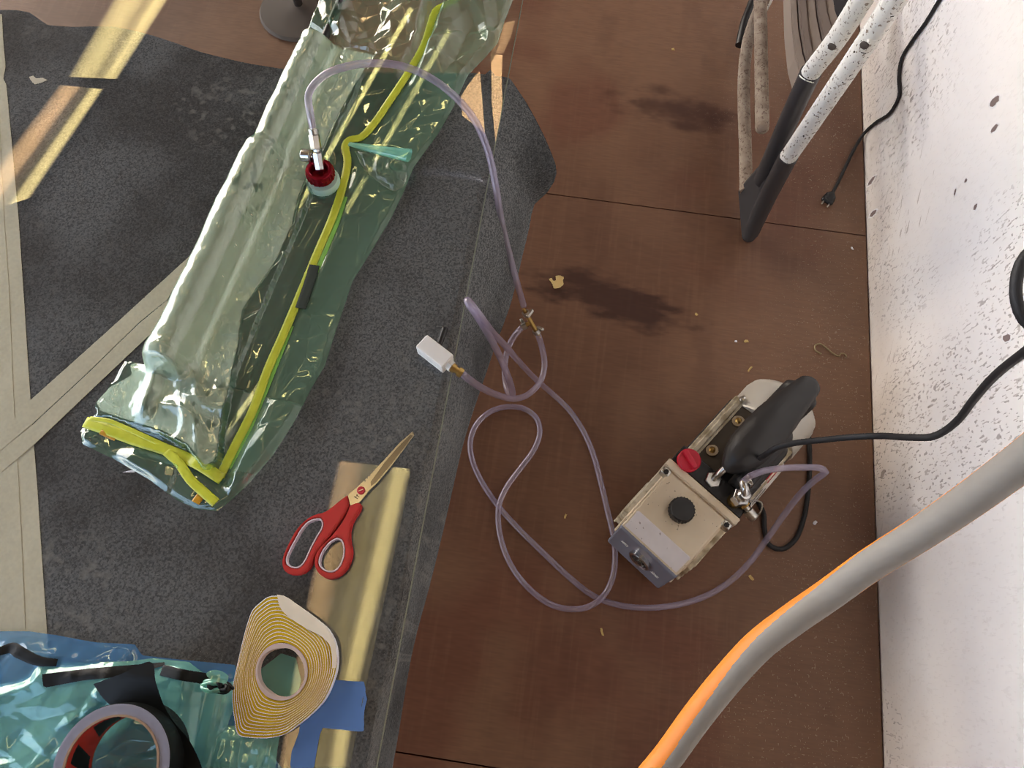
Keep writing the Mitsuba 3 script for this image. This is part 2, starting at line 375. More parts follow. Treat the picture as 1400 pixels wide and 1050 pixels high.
seen_or_added_skylight(ip((156, 0), (94, 107)), ip((232, 0), (162, 110)), [(0, YEL * 0), (.1, YEL * .35), (.3, YEL * .6), (.45, YEL * .5), (.6, YEL * .25), (.68, YEL * .35), (.8, YEL * .75), (.92, YEL * .55), (1, YEL * .0)])
seen_or_added_skylight(ip((82, 118), (-60, 306)), ip((143, 124), (44, 272)), [(0, WARM * 0), (.12, WARM * .35), (.28, WARM * .55), (.42, WARM * .4), (.5, WARM * .08), (.68, YEL * .06), (.76, YEL * .6), (.9, YEL * .75), (1, YEL * .0)])
seen_or_added_skylight([(462, 632), (440, 730), (424, 800), (400, 930), (378, 1075)], [(562, 642), (540, 740), (519, 830), (494, 930), (470, 1075)], [(0, WARM * 0), (.06, WARM * .28), (.18, WARM * .42), (.30, WARM * .26), (.38, YEL * .08), (.50, YEL * .10), (.58, YEL * .16), (.68, YEL * .10), (.74, YEL * .2), (.82, YEL * .72), (.92, YEL * .62), (1, YEL * 0)])
seen_or_added_skylight([(655, 98), (640, 118), (630, 134), (632, 160)], [(656, 100), (659, 130), (661, 160), (663, 184)], [(0, WARM * .66), (1, WARM * .7)])
seen_or_added_skylight([(671, 76), (672, 110), (672, 140), (676, 180), (678, 203)], [(687, 77), (686, 110), (687, 140), (682, 180), (679, 205)], [(0, WARM * .7), (1, WARM * .75)])
seen_or_added_skylight([(682, 34), (676, 54), (671, 75)], [(704, 30), (698, 54), (688, 75)], [(0, WARM * .2), (.5, WARM * .35), (1, WARM * .2)])

for a, b, w in (((560, 10), (384, 320), 6), ((612, 40), (470, 290), 6), ((330, 420), (208, 570), 7), ((392, 470), (300, 600), 6)):  # strips added out of the glass reflection, for film highlights and warm light
    seen_or_added_skylight(ip(a, b), ip((a[0] + w, a[1] + 5), (b[0] + w, b[1] + 5)), [(0, YEL * .5), (.3, YEL * 1.7), (.7, YEL * 1.7), (1, YEL * .5)])

# ------------------------------------------------------------------ table, felt, glass
YB = at(400, 97, ZF)[1]
add('work_table__top_board', box(-1.25, XE - .02, -.62, YB - .04, ZF - .034, ZF - .006), 'wood')
for x in (-1.2, XE - .1):
    for y in (-.56, YB - .12):
        add('work_table__leg', box(x, x + .05, y, y + .05, 0, ZF - .034), 'wood')
tag('work_table', 'low wooden work table hidden under grey felt and a glass sheet', 'table')
back = [at(x, y, ZF)[:2] for x, y in ((-260, -20), (0, 14), (18, 13), (40, 17), (66, 35), (100, 37), (130, 36), (160, 37), (200, 46), (235, 57), (270, 70), (300, 78), (340, 87), (390, 95), (470, 98), (560, 100), (651, 100))]
yc = at(698, 106, ZF)[1]
poly = Polygon([(-1.3, -.66), (XE - .012, -.66), (XE - .012, yc)] + [tuple(p) for p in back[::-1]] + [(-1.3, back[0][1])]).buffer(0)
top = sheet(poly, .02, lambda x, y: np.full_like(x, ZF))
hem = [(698, 106, .37), (723, 143, .36), (751, 200, .335), (761, 237, .305), (750, 262, .28), (731, 280, .26), (724, 310, .25), (714, 350, .245), (697, 420, .24), (670, 494, .235), (640, 585, .23), (614, 690, .23), (588, 800, .23), (562, 900, .23), (537, 1050, .23)]
H = np.array([at(*h) for h in hem]); H = np.vstack([H, [H[-1][0], -.66, .23]])
E0 = np.array([[XE - .012, y, ZF] for y in np.interp(np.linspace(0, 1, len(H)), [0, .25, .33, 1], [yc, at(0, 0, 0)[1] * 0 + yc - .12, yc - .2, -.66])])
E0[:, 1] = np.minimum(yc, np.interp(np.arange(len(H)), np.arange(len(H)), [yc, yc - .02, yc - .05, yc - .08, yc - .105, yc - .13] + list(H[6:, 1])))
Hs, Es = cr(H, .012), None
k = np.linspace(0, 1, len(Hs)); u0 = np.concatenate([[0], np.cumsum(np.linalg.norm(np.diff(H, axis=0), axis=1))]); ks = np.concatenate([[0], np.cumsum(np.linalg.norm(np.diff(Hs, axis=0), axis=1))])
Es = np.stack([np.interp(ks / ks[-1], u0 / u0[-1], E0[:, q]) for q in range(3)], 1)
rows = []
for t in np.linspace(0, 1, 14):
    P = Es + (Hs - Es) * t
    P[:, 2] = Es[:, 2] - (Es[:, 2] - Hs[:, 2]) * t ** 2.0
    P[:, 2] += .004 * np.sin(Es[:, 1] * 31) * t
    P[:, 0] += (.007 * np.sin(Es[:, 1] * 23 + 1) + .012 * (nz(Es[:, 1], Es[:, 0] + t, 14, 3) - .5)) * t * (1 - t) * 3
    rows.append(P)
for d, (ox, oz) in enumerate(((-.004, -.007), (-.012, -.012), (-.03, -.012), (-.06, .01))):
    P = Hs.copy(); P[:, 0] += ox * np.minimum(1, np.maximum(.05, (Hs[:, 0] - Es[:, 0]) / .03)); P[:, 2] += oz; rows.append(P)
R_ = np.array(rows); a, b = R_.shape[:2]
i = np.arange(a - 1)[:, None] * b; j = np.arange(b - 1)[None]
Fc = np.concatenate([np.stack([i + j, i + b + j + 1, i + j + 1], -1).reshape(-1, 3), np.stack([i + j, i + b + j, i + b + j + 1], -1).reshape(-1, 3)])
drape = trimesh.Trimesh(R_.reshape(-1, 3), Fc, process=False)
add('felt_blanket', cat(top, drape), 'felt', 35, 'dark grey flecked felt blanket under the glass, its corner hanging over the edge', 'blanket')

# masking tape under the glass
def strip_px(left, right, z): return pxpoly(list(left) + list(right)[::-1], z)
vr = [(3, 20), (5, 58), (8, 90), (5, 108), (9, 116), (17, 200), (26, 300), (34, 420), (43, 560), (51, 660), (59, 780), (66, 880), (72, 990), (76, 1080)]
vl = [(-8, 20), (-7, 58), (-6, 90), (-5, 108), (-4, 116), (-1, 200), (4, 300), (11, 400), (17, 544), (24, 660), (30, 780), (34, 880), (38, 990), (41, 1080)]
v0 = [(-70, 20), (-70, 58), (-68, 90), (-66, 108), (-64, 116), (-55, 200), (-45, 300), (-32, 420), (-24, 544), (-15, 660), (-6, 780), (1, 880), (8, 990), (12, 1080)]
dx = lambda q, k: [(x + k, y) for x, y in q]
add('masking_tape', extrude(strip_px(dx(vl, 0), vr, ZF), ZF + .0003, ZF + .0008), 'masking', label='beige masking tape strip running down the left of the table, right one of the pair', cat='tape')
add('masking_tape', extrude(strip_px(v0, dx(vl, 2.5), ZF), ZF + .0010, ZF + .0014), 'masking', label='beige masking tape strip cut off by the left picture edge', cat='tape')
add('masking_tape', extrude(pxpoly([(268, 344), (230, 410), (192, 441), (119, 512), (46, 580), (-60, 668), (-60, 642), (0, 597), (44, 547), (150, 452)], ZF), ZF + .0016, ZF + .0020), 'masking', label='upper of two slanting beige masking tape strips beside the bag', cat='tape')
add('masking_tape', extrude(pxpoly([(230, 411), (238, 432), (202, 462), (125, 535), (49.5, 607), (-60, 700), (-60, 670), (46, 581.5), (119, 513.5), (192, 442.5)], ZF), ZF + .0016, ZF + .0020), 'masking', label='lower of two slanting beige masking tape strips beside the bag', cat='tape')

pane = trimesh.Trimesh([(-1.5, -.75, ZG), (XE, -.75, ZG), (XE, 1.75, ZG), (-1.5, 1.75, ZG)], [(0, 1, 2), (0, 2, 3)], process=False)
add('glass_sheet__pane', pane, 'glass')
add('glass_sheet__edge', cat(box(XE - .0006, XE + .0004, -.75, 1.75, ZG - .005, ZG - .0004), box(-1.501, -1.5, -.75, 1.75, ZG - .005, ZG - .0004), box(-1.5, XE, 1.749, 1.75, ZG - .005, ZG - .0004), box(-1.5, XE, -.751, -.75, ZG - .005, ZG - .0004)), 'glass_edge', label='pale polished edge')
tag('glass_sheet', 'large clear glass sheet lying on the grey felt, mirroring the roof strips', 'glass sheet')

# pedestal seen through the glass
c = at(404, 4, .012)
add('floor_stand__base_plate', aim(lathe([(0, 0), (.085, 0), (.088, .004), (.084, .011), (.03, .017), (.014, .022), (0, .022)]), (c[0] + .012, c[1] - .012, 0.0), (0, 0, 1)), 'iron', 40)
add('floor_stand__pole', aim(lathe([(0, 0), (.009, 0), (.009, .34), (0, .34)]), (c[0] + .012, c[1] - .012, .018), (0, 0, 1)), 'black_plastic', 40)
tag('floor_stand', 'dark round stand foot with a thin pole on the floor, seen through the glass', 'stand')

# ------------------------------------------------------------------ vacuum bag with the wrapped tube
RT = .0225
A0, A1 = at(222, 500, ZG + RT), at(428, 62, ZG + RT)
AX = (A1 - A0)[:2]; LA = np.linalg.norm(AX); AX = AX / LA; AN = np.array([AX[1], -AX[0]])
def sd(x, y):
    dx, dy = x - A0[0], y - A0[1]; return dx * AX[0] + dy * AX[1], dx * AN[0] + dy * AN[1]
def h_tube(x, y, R=RT):
    s, d = sd(x, y)
    bump = 1 + .10 * (nz(x, y, 18, 2) - .5) + .05 * (nz(x, y, 55, 4) - .5)
    r = R * bump * (1 - .16 * sstep(LA * .62, LA * .66, s)) * (1 + .06 * np.exp(-((s - .015) / .008) ** 2))
    end = sstep(-.012, .006, s)
    dd = d
    circ = np.where(np.abs(dd) < r, r * .9 + np.sqrt(np.maximum(r * r - dd * dd, 0)) * 1.1, 0)
    skirt = np.where(dd > 0, 0.9 * r * np.exp(-np.maximum(dd - r, 0) / .0042), r * .9 * np.exp(-np.maximum(-dd - r, 0) / .0025))
    tubeh = np.maximum(circ, skirt)
    ridg = .013 * np.exp(-((d + .006 + .12 * (s + .02)) / .010) ** 2) * sstep(-.075, -.045, s) + .004 * ridge(nz(x, y, 22, 8), 2)
    far = 1 - sstep(LA + .008, LA + .03, s)
    return (tubeh * end + ridg * (1 - end)) * far
def h_cloth(x, y):
    s, d = sd(x, y)
    w = .0022 * nz(x, y, 40, 5, 2) + .0045 * ridge(nz(s * .4, d + .3 * nz(x, y, 9, 1), 34, 6), 3) * sstep(.03, .05, d)
    big = .012 * ridge(nz(x * .9 + y * .35, y, 19, 11), 2) * sstep(.06, -.02, s) * sstep(-.01, .03, d)
    return ZG + .0024 + h_tube(x, y) + w + big
cloth_px = [(420, 38), (450, 58), (470, 68), (512, 78), (492, 108), (478, 132), (452, 178), (440, 205), (420, 240), (407, 272), (398, 312), (380, 352), (352, 392), (330, 425), (326, 470), (318, 505), (314, 545), (306, 575), (301, 600), (298, 634), (286, 640), (262, 610), (225, 590), (170, 573), (138, 562), (133, 550), (152, 530), (182, 513), (178, 500), (196, 490), (240, 392), (282, 305), (330, 208), (372, 125)]
cl = pxpoly(cloth_px, ZG + .004)
s_lim = [tuple(A0[:2] + AX * s - AN * (RT * 1.12)) for s in (LA + .01, LA * .6, LA * .3, .01)]
s_rim = [tuple(A0[:2] + AX * s + AN * (RT * 1.0)) for s in (.01, LA + .01)]
cl = cl.union(Polygon(s_lim + s_rim).buffer(.0)).buffer(.004).buffer(-.004)
cl = cl.difference(Polygon([tuple(A0[:2] + AX * s - AN * d) for s, d in ((LA + .05, RT * 1.13), (.0, RT * 1.13), (.0, .2), (LA + .05, .2))]))
cl = max(getattr(cl, 'geoms', [cl]), key=lambda g: g.area)
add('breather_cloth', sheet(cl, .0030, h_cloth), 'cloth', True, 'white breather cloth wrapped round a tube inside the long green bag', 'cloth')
p0, p1 = A0 + np.r_[AX, 0] * (LA - .02), at(478, -30, ZG + .012)
p0 = at(440, 62, ZG + .012)
add('carbon_rod', tube([p0, p1], .006, 12, .02), 'carbon', 40, 'thin dark rod poking out of the wrapped cloth inside the bag', 'rod')

seam_px = [(655, -28), (630, -6), (612, 5), (597, 13), (588, 35), (580, 60), (560, 96), (535, 134), (506, 175), (492, 188), (478, 191), (472, 198), (475, 220), (468, 256), (454, 298), (434, 345), (412, 398), (388, 455), (366, 505), (345, 562), (320, 612), (300, 652)]
low_px = [(117, 577), (150, 589), (185, 602), (232, 617), (270, 634), (304, 655)]
def line_w(px, z=ZG + .004, step=.004): return cr([at(x, y, z) for x, y in px], step)
seam, low = line_w(seam_px), line_w(low_px)
KT = cKDTree(np.vstack([seam, low])[:, :2])
bag_px = [(436, 0), (458, -32), (720, -32), (704, -5), (690, 30), (680, 62), (662, 82), (640, 104), (618, 150), (598, 184), (566, 228), (552, 262), (534, 300), (506, 346), (482, 384), (466, 432), (456, 462), (444, 500), (426, 530), (402, 578), (374, 622), (340, 662), (316, 684), (296, 699), (268, 696), (242, 684), (206, 657), (160, 630), (114, 608), (110, 590), (118, 572), (132, 566), (134, 552), (150, 535)]
bg = pxpoly(bag_px, ZG + .002)
left_edge = Polygon([tuple(A0[:2] + AX * s - AN * d) for s, d in ((LA + .06, RT * 1.32), (.0, RT * 1.32), (-.02, .05), (0, -.02), (LA + .06, -.02))])
bg = bg.union(left_edge).buffer(.003).buffer(-.003)
bg = bg.difference(Polygon([tuple(A0[:2] + AX * s - AN * d) for s, d in ((LA + .3, RT * 1.34), (.0, RT * 1.34), (.0, .2), (LA + .3, .2))]))
bg = max(getattr(bg, 'geoms', [bg]), key=lambda g: g.area)
CLT = cl.buffer(.004)
import shapely
from scipy.interpolate import LinearNDInterpolator
def facets(poly, spacing, amp, seed, stretch=1.0, ang=None):
    """Crumple: random heights at random sites, joined by flat facets with sharp creases."""
    r = np.random.default_rng(seed); d = AX if ang is None else np.array([math.cos(ang), math.sin(ang)]); n_ = np.array([d[1], -d[0]])
    x0, y0, x1, y1 = poly.bounds; c = np.array([(x0 + x1) / 2, (y0 + y1) / 2]); R_ = np.hypot(x1 - x0, y1 - y0) / 2 + 3 * spacing * stretch
    gs, gd = np.meshgrid(np.arange(-R_, R_, spacing * stretch), np.arange(-R_, R_, spacing))
    gs = gs + (r.random(gs.shape) - .5) * spacing * stretch * .95; gd = gd + (r.random(gd.shape) - .5) * spacing * .95
    f = LinearNDInterpolator(np.stack([gs.ravel() / stretch, gd.ravel()], 1), r.random(gs.size) ** 1.6 * amp)
    return lambda x, y: f(np.stack([((x - c[0]) * d[0] + (y - c[1]) * d[1]) / stretch, (x - c[0]) * n_[0] + (y - c[1]) * n_[1]], 1))
fa, fb_, fc_, fd_ = facets(bg, .030, .0135, 1, 1.8), facets(bg, .013, .0048, 2, 1.8, .4), facets(bg, .0072, .0016, 3, 1.5, .9), facets(bg, .020, .0085, 4, 3.0, 2.0)
def h_film(x, y):
    s, d = sd(x, y)
    dist, _ = KT.query(np.stack([x, y], 1))
    quiet = sstep(.003, .018, dist)
    inside = shapely.contains_xy(CLT, x, y)
    ed = shapely.distance(shapely.points(x, y), bg.exterior)
    topz = sstep(LA * .9, LA * 1.1, s)
    right = (d > .078) & (s > .0)
    wr = fa(x, y) + fb_(x, y) + .06 * fc_(x, y) + topz * (fd_(x, y) * 1.4 + fa(x, y) * .8)
    wr = wr * np.where(right, .30 + .8 * topz, 1.0)
    wr = np.where(inside, .16 * fc_(x, y) + .22 * fb_(x, y) + .0016 * nz(x * 1.3 + y * .5, y * .7, 130, 41, 2), wr) * quiet * np.clip(ed / .006, .15, 1)
    base = np.where(inside, h_cloth(x, y) + .0012, ZG + .0012 + np.where(np.abs(d) < .06, h_tube(x, y, RT * 1.03), 0))
    return np.maximum(base + wr, ZG + .0008)
flm = sheet(bg, .0019, h_film)
fkd = cKDTree(flm.vertices[:, :2])
def on_film(c, off=.0015):
    c = c.copy(); _, i = fkd.query(c[:, :2], k=6); z = flm.vertices[i, 2].mean(1)
    if len(z) > 9: z = np.convolve(np.pad(z, 4, mode='edge'), np.ones(9) / 9, 'valid')
    c[:, 2] = z + off; return c
_s, _d = sd(flm.triangles_center[:, 0], flm.triangles_center[:, 1])
_sp = np.interp(flm.triangles_center[:, 1], *zip(*sorted((p[1], p[0]) for p in seam)))
_mg = (flm.triangles_center[:, 0] > _sp + .004) & (flm.triangles_center[:, 1] > low[:, 1].min() + .01)
vn_ = flm.vertex_normals.copy()
for nm_, sel_, mt_ in (('film', ~_mg, 'film'), ('film_margin', _mg, 'film_margin')):
    sub_ = flm.submesh([np.nonzero(sel_)[0]], append=True, repair=False)
    add('vacuum_bag__' + nm_, sub_, mt_, True, 'milky green doubled margin of the film' if nm_ != 'film' else None)
tag('vacuum_bag', 'long crinkled green film bag with yellow sealing tape around the wrapped white tube', 'bag')
add('vacuum_bag__sealing_tape', ribbon(on_film(seam), .0108, .0018), 'seal', True, 'long yellow sealing tape')
add('vacuum_bag__sealing_tape', ribbon(on_film(low), .0135, .0020), 'seal', True, 'yellow sealing tape across the closed end')
add('vacuum_bag__sealing_tape', ribbon(on_film(line_w([(124, 573), (150, 577), (175, 587), (215, 605), (245, 618)]), .0022), .0060, .0012), 'seal', True)
add('vacuum_bag__sealing_tape', ribbon(on_film(line_w([(228, 617), (246, 634), (262, 657), (280, 674), (296, 688)]), .0018), .0110, .0016), 'seal', True)
add('vacuum_bag__sealing_tape', ribbon(on_film(line_w([(276, 676), (268, 688)]), .0016), .010, .0012), 'amber', True, 'amber corner of sealing tape')
add('vacuum_bag__sealing_tape', ribbon(on_film(line_w([(140, 592), (160, 601)]), .0022), .006, .0012), 'amber', True)
add('vacuum_bag__backing_strip', ribbon(on_film(line_w([(472, 268), (462, 300), (446, 340), (432, 371)]), .0008), .006, .0006), 'seal_backing', True, 'pale green backing strip')
add('vacuum_bag__backing_strip', ribbon(on_film(line_w([(398, 445), (380, 490), (360, 540), (335, 598), (312, 640)]), .0008), .006, .0006), 'seal_backing', True, 'pale green backing strip')
q = [at(x, y, ZG) for x, y in ((431, 365), (422, 395), (412, 424))]
add('vacuum_bag__dark_patch', ribbon(on_film(cr(q, .004), .0030), .0135, .0007), 'dark_patch', True, 'dark grey tape patch')
# pleat of film standing up beside the seam
ap, r0, r1 = at(477, 197, ZG + .012), at(562, 204, ZG + .030), at(557, 222, ZG + .022)
ax_ = (r0 + r1) / 2; dirn = ax_ - ap
def cone(ap, end, ra, rb, n=22, flat=1.0, wob=.0):
    t = (end - ap) / np.linalg.norm(end - ap); u = np.cross(t, [0, 0, 1]); u /= np.linalg.norm(u); v = np.cross(u, t)
    rows = []
    for q in np.linspace(0, 1, 14):
        r = ra + (rb - ra) * q; a = np.linspace(0, 2 * np.pi, n, endpoint=False)
        rr = r * (1 + wob * np.sin(3 * a + 6 * q))
        rows.append(ap + (end - ap) * q + np.outer(np.cos(a) * rr, u) + np.outer(np.sin(a) * rr * flat, v))
    V = np.vstack(rows); i = np.arange(13)[:, None] * n; j = np.arange(n)[None]; k = (j + 1) % n
    return trimesh.Trimesh(V, np.concatenate([np.stack([i + j, i + k, i + n + k], -1).reshape(-1, 3), np.stack([i + j, i + n + k, i + n + j], -1).reshape(-1, 3)]), process=False)
add('vacuum_bag__pleat', cone(ap, ax_, .003, .0100, flat=.6, wob=.06), 'film2', True, 'rolled teal pleat of film')
lp = smoothpoly([(484, 205), (497, 228), (520, 250), (540, 261), (551, 254), (556, 236), (553, 221), (520, 210)], ZG + .01)
cx, cy = lp.centroid.coords[0]
def h_lens(x, y):
    ed = shapely.distance(shapely.points(x, y), lp.exterior)
    return ZG + .007 + .010 * (1 - np.exp(-ed / .006)) + .004 * ridge(nz(x, y, 60, 31), 3)
add('vacuum_bag__pleat', sheet(lp, .0024, h_lens), 'clear_film', True, 'clear puffed fold of film')
add('vacuum_bag__pleat', tube([np.r_[p[:2], ZG + .0075] for p in cr([at(*q, ZG + .008) for q in ((489, 215), (500, 232), (521, 250), (540, 260), (550, 255), (556, 240))], .004)], .0007, 6, .01, False), 'clear_film', True)
# a small white scrap below the bag
add('paper_scrap', extrude(pxpoly([(168, 646), (187, 641), (184, 646)], ZG), ZG + .0006, ZG + .0012), 'paper_white', label='tiny white sliver at the lower edge of the long bag', cat='scrap')

add('paper_scrap', extrude(pxpoly([(40, 106), (46, 104), (50, 108), (59, 107), (65, 110), (56, 114), (48, 116), (43, 111)], ZF), ZF + .0004, ZF + .0009), 'paper', label='pale torn flake on the felt beside the left masking tape', cat='scrap')
# ------------------------------------------------------------------ vacuum valve on the bag
bc = at(442, 248, ZG + .006)
def vz(z): return np.array([bc[0], bc[1], ZG + z])
zb = float(on_film(np.array([bc]))[0, 2])
def up(mesh, z): return aim(mesh, (bc[0], bc[1], z), (0, 0, 1))
tagv = tag('vacuum_valve', 'red knurled vacuum port with a chrome stem set in the green bag', 'valve')
add('vacuum_valve__base_ring', up(lathe([(0, 0), (.0222, 0), (.0222, .005), (.0200, .0090), (.014, .0105), (0, .0105)], 40), ZG + .0036), 'ring_plastic', 35, 'pale green plastic ring')
zr = ZG + .0165
add('vacuum_valve__red_nut', up(lathe([(0, 0), (.0165, .0), (.0176, .0015), (.0176, .0135), (.0165, .0155), (.0135, .016), (.0120, .0145), (.0105, .006), (0, .006)], 40), zr), 'red_anod', 30, 'knurled red anodised nut')
for a in np.linspace(0, 2 * np.pi, 20, endpoint=False):
    g = rbox(-.0011, .0011, -.0011, .0011, .0022, .0115, .0007, 6)
    g.apply_transform(trimesh.transformations.rotation_matrix(a, (0, 0, 1)) @ trimesh.transformations.translation_matrix((.0178, 0, 0)))
    add('vacuum_valve__grip_rib', up(g, zr), 'red_anod')
S0 = vz(.0225); S1 = at(428, 178, ZG + .062); sdir = (S1 - S0) / np.linalg.norm(S1 - S0); SLN = np.linalg.norm(S1 - S0)
stem = lambda prof, a, n=24: aim(lathe(prof, n), S0 + sdir * a, sdir)
add('vacuum_valve__stem', stem([(0, 0), (.0042, 0), (.0072, .006), (.0075, .026), (.005, .028), (.005, .031), (0, .031)], 0.0, 8), 'chrome', False, 'chrome stem')
add('vacuum_valve__hex_nut', stem([(0, 0), (.0068, 0), (.0072, .001), (.0072, .017), (.0062, .018), (0, .018)], .031, 6), 'steel')
add('vacuum_valve__collar', stem([(0, 0), (.0062, 0), (.0064, .005), (.0058, .0065), (0, .0065)], .0492, 24), 'steel', 30)
K0 = S0 + sdir * .022; kd = at(410, 212, ZG + .036) - K0; kd /= np.linalg.norm(kd)
add('vacuum_valve__side_knob', aim(lathe([(0, -.002), (.004, -.002), (.004, .008), (.0078, .0085), (.0082, .010), (.0082, .0195), (.0074, .021), (0, .021)], 28), K0, kd), 'steel', 30, 'chrome side knob')
add('vacuum_valve__lever', rbox(-.003, .003, -.0015, .0015, -.014, .002, .0012).apply_transform(trimesh.transformations.translation_matrix(K0 + kd * .0165)), 'steel')
TUBE0 = S0 + sdir * .053
add('vacuum_valve__hose_barb', stem([(0, 0), (.0031, 0), (.0031, .014), (0, .014)], .054, 16), 'steel', 30)

# ------------------------------------------------------------------ clear hoses
RH = .0047
end_tee = at(719, 424, .20)
h1 = [TUBE0 + sdir * .004, TUBE0 + sdir * .02, at(422, 128, .470), at(443, 103, .482), at(474, 91, .488), at(510, 86.5, .49), at(548, 90, .486), at(586, 105, .476), at(622, 132, .46), at(650, 166, .44), at(667, 206, .415), at(677, 250, .385), at(685, 300, .345), at(697, 350, .30), at(708, 390, .26), at(716, 418, .215)]
add('clear_hose', tube(h1, RH, 14), 'tube', True, 'clear hose arching from the red valve over the bag down to the brass tee', 'hose')
tee = at(726, 440, .185)
h2 = [at(735.5, 457, .165), at(741, 475, .145), at(744.5, 497, .13), at(740, 519, .13), at(725, 537, .15), at(705, 545, .19), at(683, 541, .25), at(660, 531, .32), at(643, 520, .365), at(632, 511, .388)]
add('clear_hose', tube(h2, RH, 14), 'tube', True, 'clear hose looping from the brass tee up to the white shut-off valve', 'hose')
h3 = [at(714, 447, .18), at(704, 458, .165), at(694, 478, .15), at(690, 502, .14), at(692, 528, .14), at(698, 542, .16), at(701, 540, .20), at(697, 522, .25), at(684, 489, .31), at(667, 456, .37), at(651, 430, .41), at(641, 415, .427), at(639, 411, .425), at(644, 416, .41), at(657, 433, .405), at(672, 453, .365), at(690, 472, .29), at(711, 496, .17), at(733, 519, .07), at(757, 540, .012), at(776, 558, .006), at(795, 585, .005), at(810, 618, .005), at(822, 662, .005), at(831, 700, .005), at(838, 730, .005), at(841, 758, .005), at(838, 788, .005), at(827, 812, .005), at(808, 828, .014), at(786, 833, .008), at(757, 828, .005), at(728, 809, .005), at(703, 780, .005), at(687, 745, .005), at(681, 710, .006), at(683, 688, .014), at(694, 664, .007), at(714, 637, .005), at(731, 613, .005), at(738, 590, .005), at(733, 571, .005), at(717, 559, .005), at(695, 556, .005), at(672, 562, .005), at(653, 578, .005), at(643, 603, .005), at(646, 630, .005), at(660, 661, .005), at(683, 694, .005), at(712, 726, .005), at(745, 758, .005), at(778, 789, .005), at(812, 815, .0045), at(845, 827, .005), at(885, 831, .005), at(925, 827, .005), at(962, 816, .006), at(995, 797, .012), at(1024, 770, .03), at(1050, 735, .06), at(1074, 701, .10), at(1098, 671, .14), at(1117, 654, .165), at(1129, 645, .18), at(1121, 640, .185), at(1098, 639, .19), at(1070, 640, .196), at(1044, 644, .20), at(1024, 652, .20), at(1015, 660, .193)]
add('clear_hose', tube(h3, RH, 14), 'tube', True, 'longest clear hose, coiling over the floor from the brass tee to the pump', 'hose')

# brass tee with clamps
def px_dir(a, b): d = b - a; return d / np.linalg.norm(d)
t0, t1 = at(719, 428, .20), at(735, 456, .168)
td = px_dir(t0, t1); tl = np.linalg.norm(t1 - t0)
add('hose_tee__body', aim(lathe([(0, -.008), (.0026, -.008), (.0026, 0), (.0036, .001), (.0036, tl - .001), (.0026, tl), (.0026, tl + .008), (0, tl + .008)], 20), t0, td), 'brass', 30)
tm_ = t0 + td * tl * .45; tb = at(714, 447, .18)
add('hose_tee__branch', aim(lathe([(0, 0), (.0034, 0), (.0034, np.linalg.norm(tb - tm_)), (0, np.linalg.norm(tb - tm_))], 20), tm_, px_dir(tm_, tb)), 'brass', 30)
def clamp(key, o, d, side):
    ring = lathe([(.0050, -.0035), (.0058, -.0035), (.0058, .0035), (.0050, .0035), (.0050, -.0035)], 24)
    screw = rbox(-.008, .008, -.0024, .0024, -.0024, .0024, .001, 6); screw.apply_translation((0, .0078, 0))
    a = aim(cat(ring, screw), o, d, side)
    return add(key, a, 'steel', 35, 'small steel hose clamp')
clamp('hose_tee__clamp', t0 + td * .001, td, (0.1, 1, .2))
clamp('hose_tee__clamp', t1 - td * .004, td, (-.9, .7, .4))
clamp('hose_tee__clamp', tm_ + px_dir(tm_, tb) * .012, px_dir(tm_, tb), (0, 0.3, 1))
tag('hose_tee', 'small brass tee with three steel clamps joining the clear hoses', 'hose tee')

# ------------------------------------------------------------------ white shut-off valve on the glass edge
va, vb = at(577, 470, ZG + .012), at(613, 498, ZG + .012)
vd = px_dir(va, vb); vl_ = np.linalg.norm(vb - va); vs = np.cross([0, 0, 1], vd)
M = np.eye(4); M[:3, 0] = vd; M[:3, 1] = vs; M[:3, 2] = np.cross(vd, vs); M[:3, 3] = (va + vb) / 2
def V(mesh): m = mesh.copy(); m.apply_transform(M); return m
hw = vl_ / 2
add('shutoff_valve__body', V(rbox(-hw, hw, -.0105, .0105, -.0105, .0105, .0018)), 'white_plastic', 30)
for k, x in enumerate(np.linspace(-hw + .006, hw - .010, 5)):
    add('shutoff_valve__embossing', V(box(x, x + .0035, -.0109, -.0104, -.004, .004)), 'white_plastic')
hx = at(601, 468, ZG + .016); hy = at(608, 451, ZG + .018)
add('shutoff_valve__handle', hull_spheres([(*(hx + [0, -.004, 0]), .0036), (*hy, .0042)]), 'black_plastic', 30, 'black lever')
add('shutoff_valve__collar', V(aim(lathe([(0, 0), (.0072, 0), (.0072, .006), (0, .006)], 6), (hw, 0, 0), (1, 0, 0))), 'white_plastic')
f0 = vb + vd * .005; f1 = at(632, 511, .388)
fd = px_dir(f0, f1); fl = np.linalg.norm(f1 - f0)
add('shutoff_valve__brass_barb', aim(lathe([(0, 0), (.0056, 0), (.0056, fl * .35), (.0042, fl * .38), (.0042, fl * .6), (.006, fl * .62), (.006, fl * 1.0), (.0035, fl * 1.02), (0, fl * 1.02)], 20), f0, fd), 'brass', 30, 'brass hose fitting')
tag('shutoff_valve', 'small white plastic shut-off valve with a black lever on the glass edge', 'valve')

# ------------------------------------------------------------------ vacuum pump on the floor
PO = np.array([0.186, 0.178, 0.0]); PH = math.radians(-35.5)
PM = trimesh.transformations.translation_matrix(PO) @ trimesh.transformations.rotation_matrix(PH, (0, 0, 1))
def P(mesh): m = mesh.copy(); m.apply_transform(PM); return m
def pp(x, y, z): return (PM @ np.array([x, y, z, 1.0]))[:3]
def padd(key, mesh, mat, smooth=30, label=None): return add('vacuum_pump__' + key, P(mesh), mat, smooth, label)
def hullbox(pts, r=.003): return hull_spheres([(*p, r) for p in pts], 12)
W2 = .049
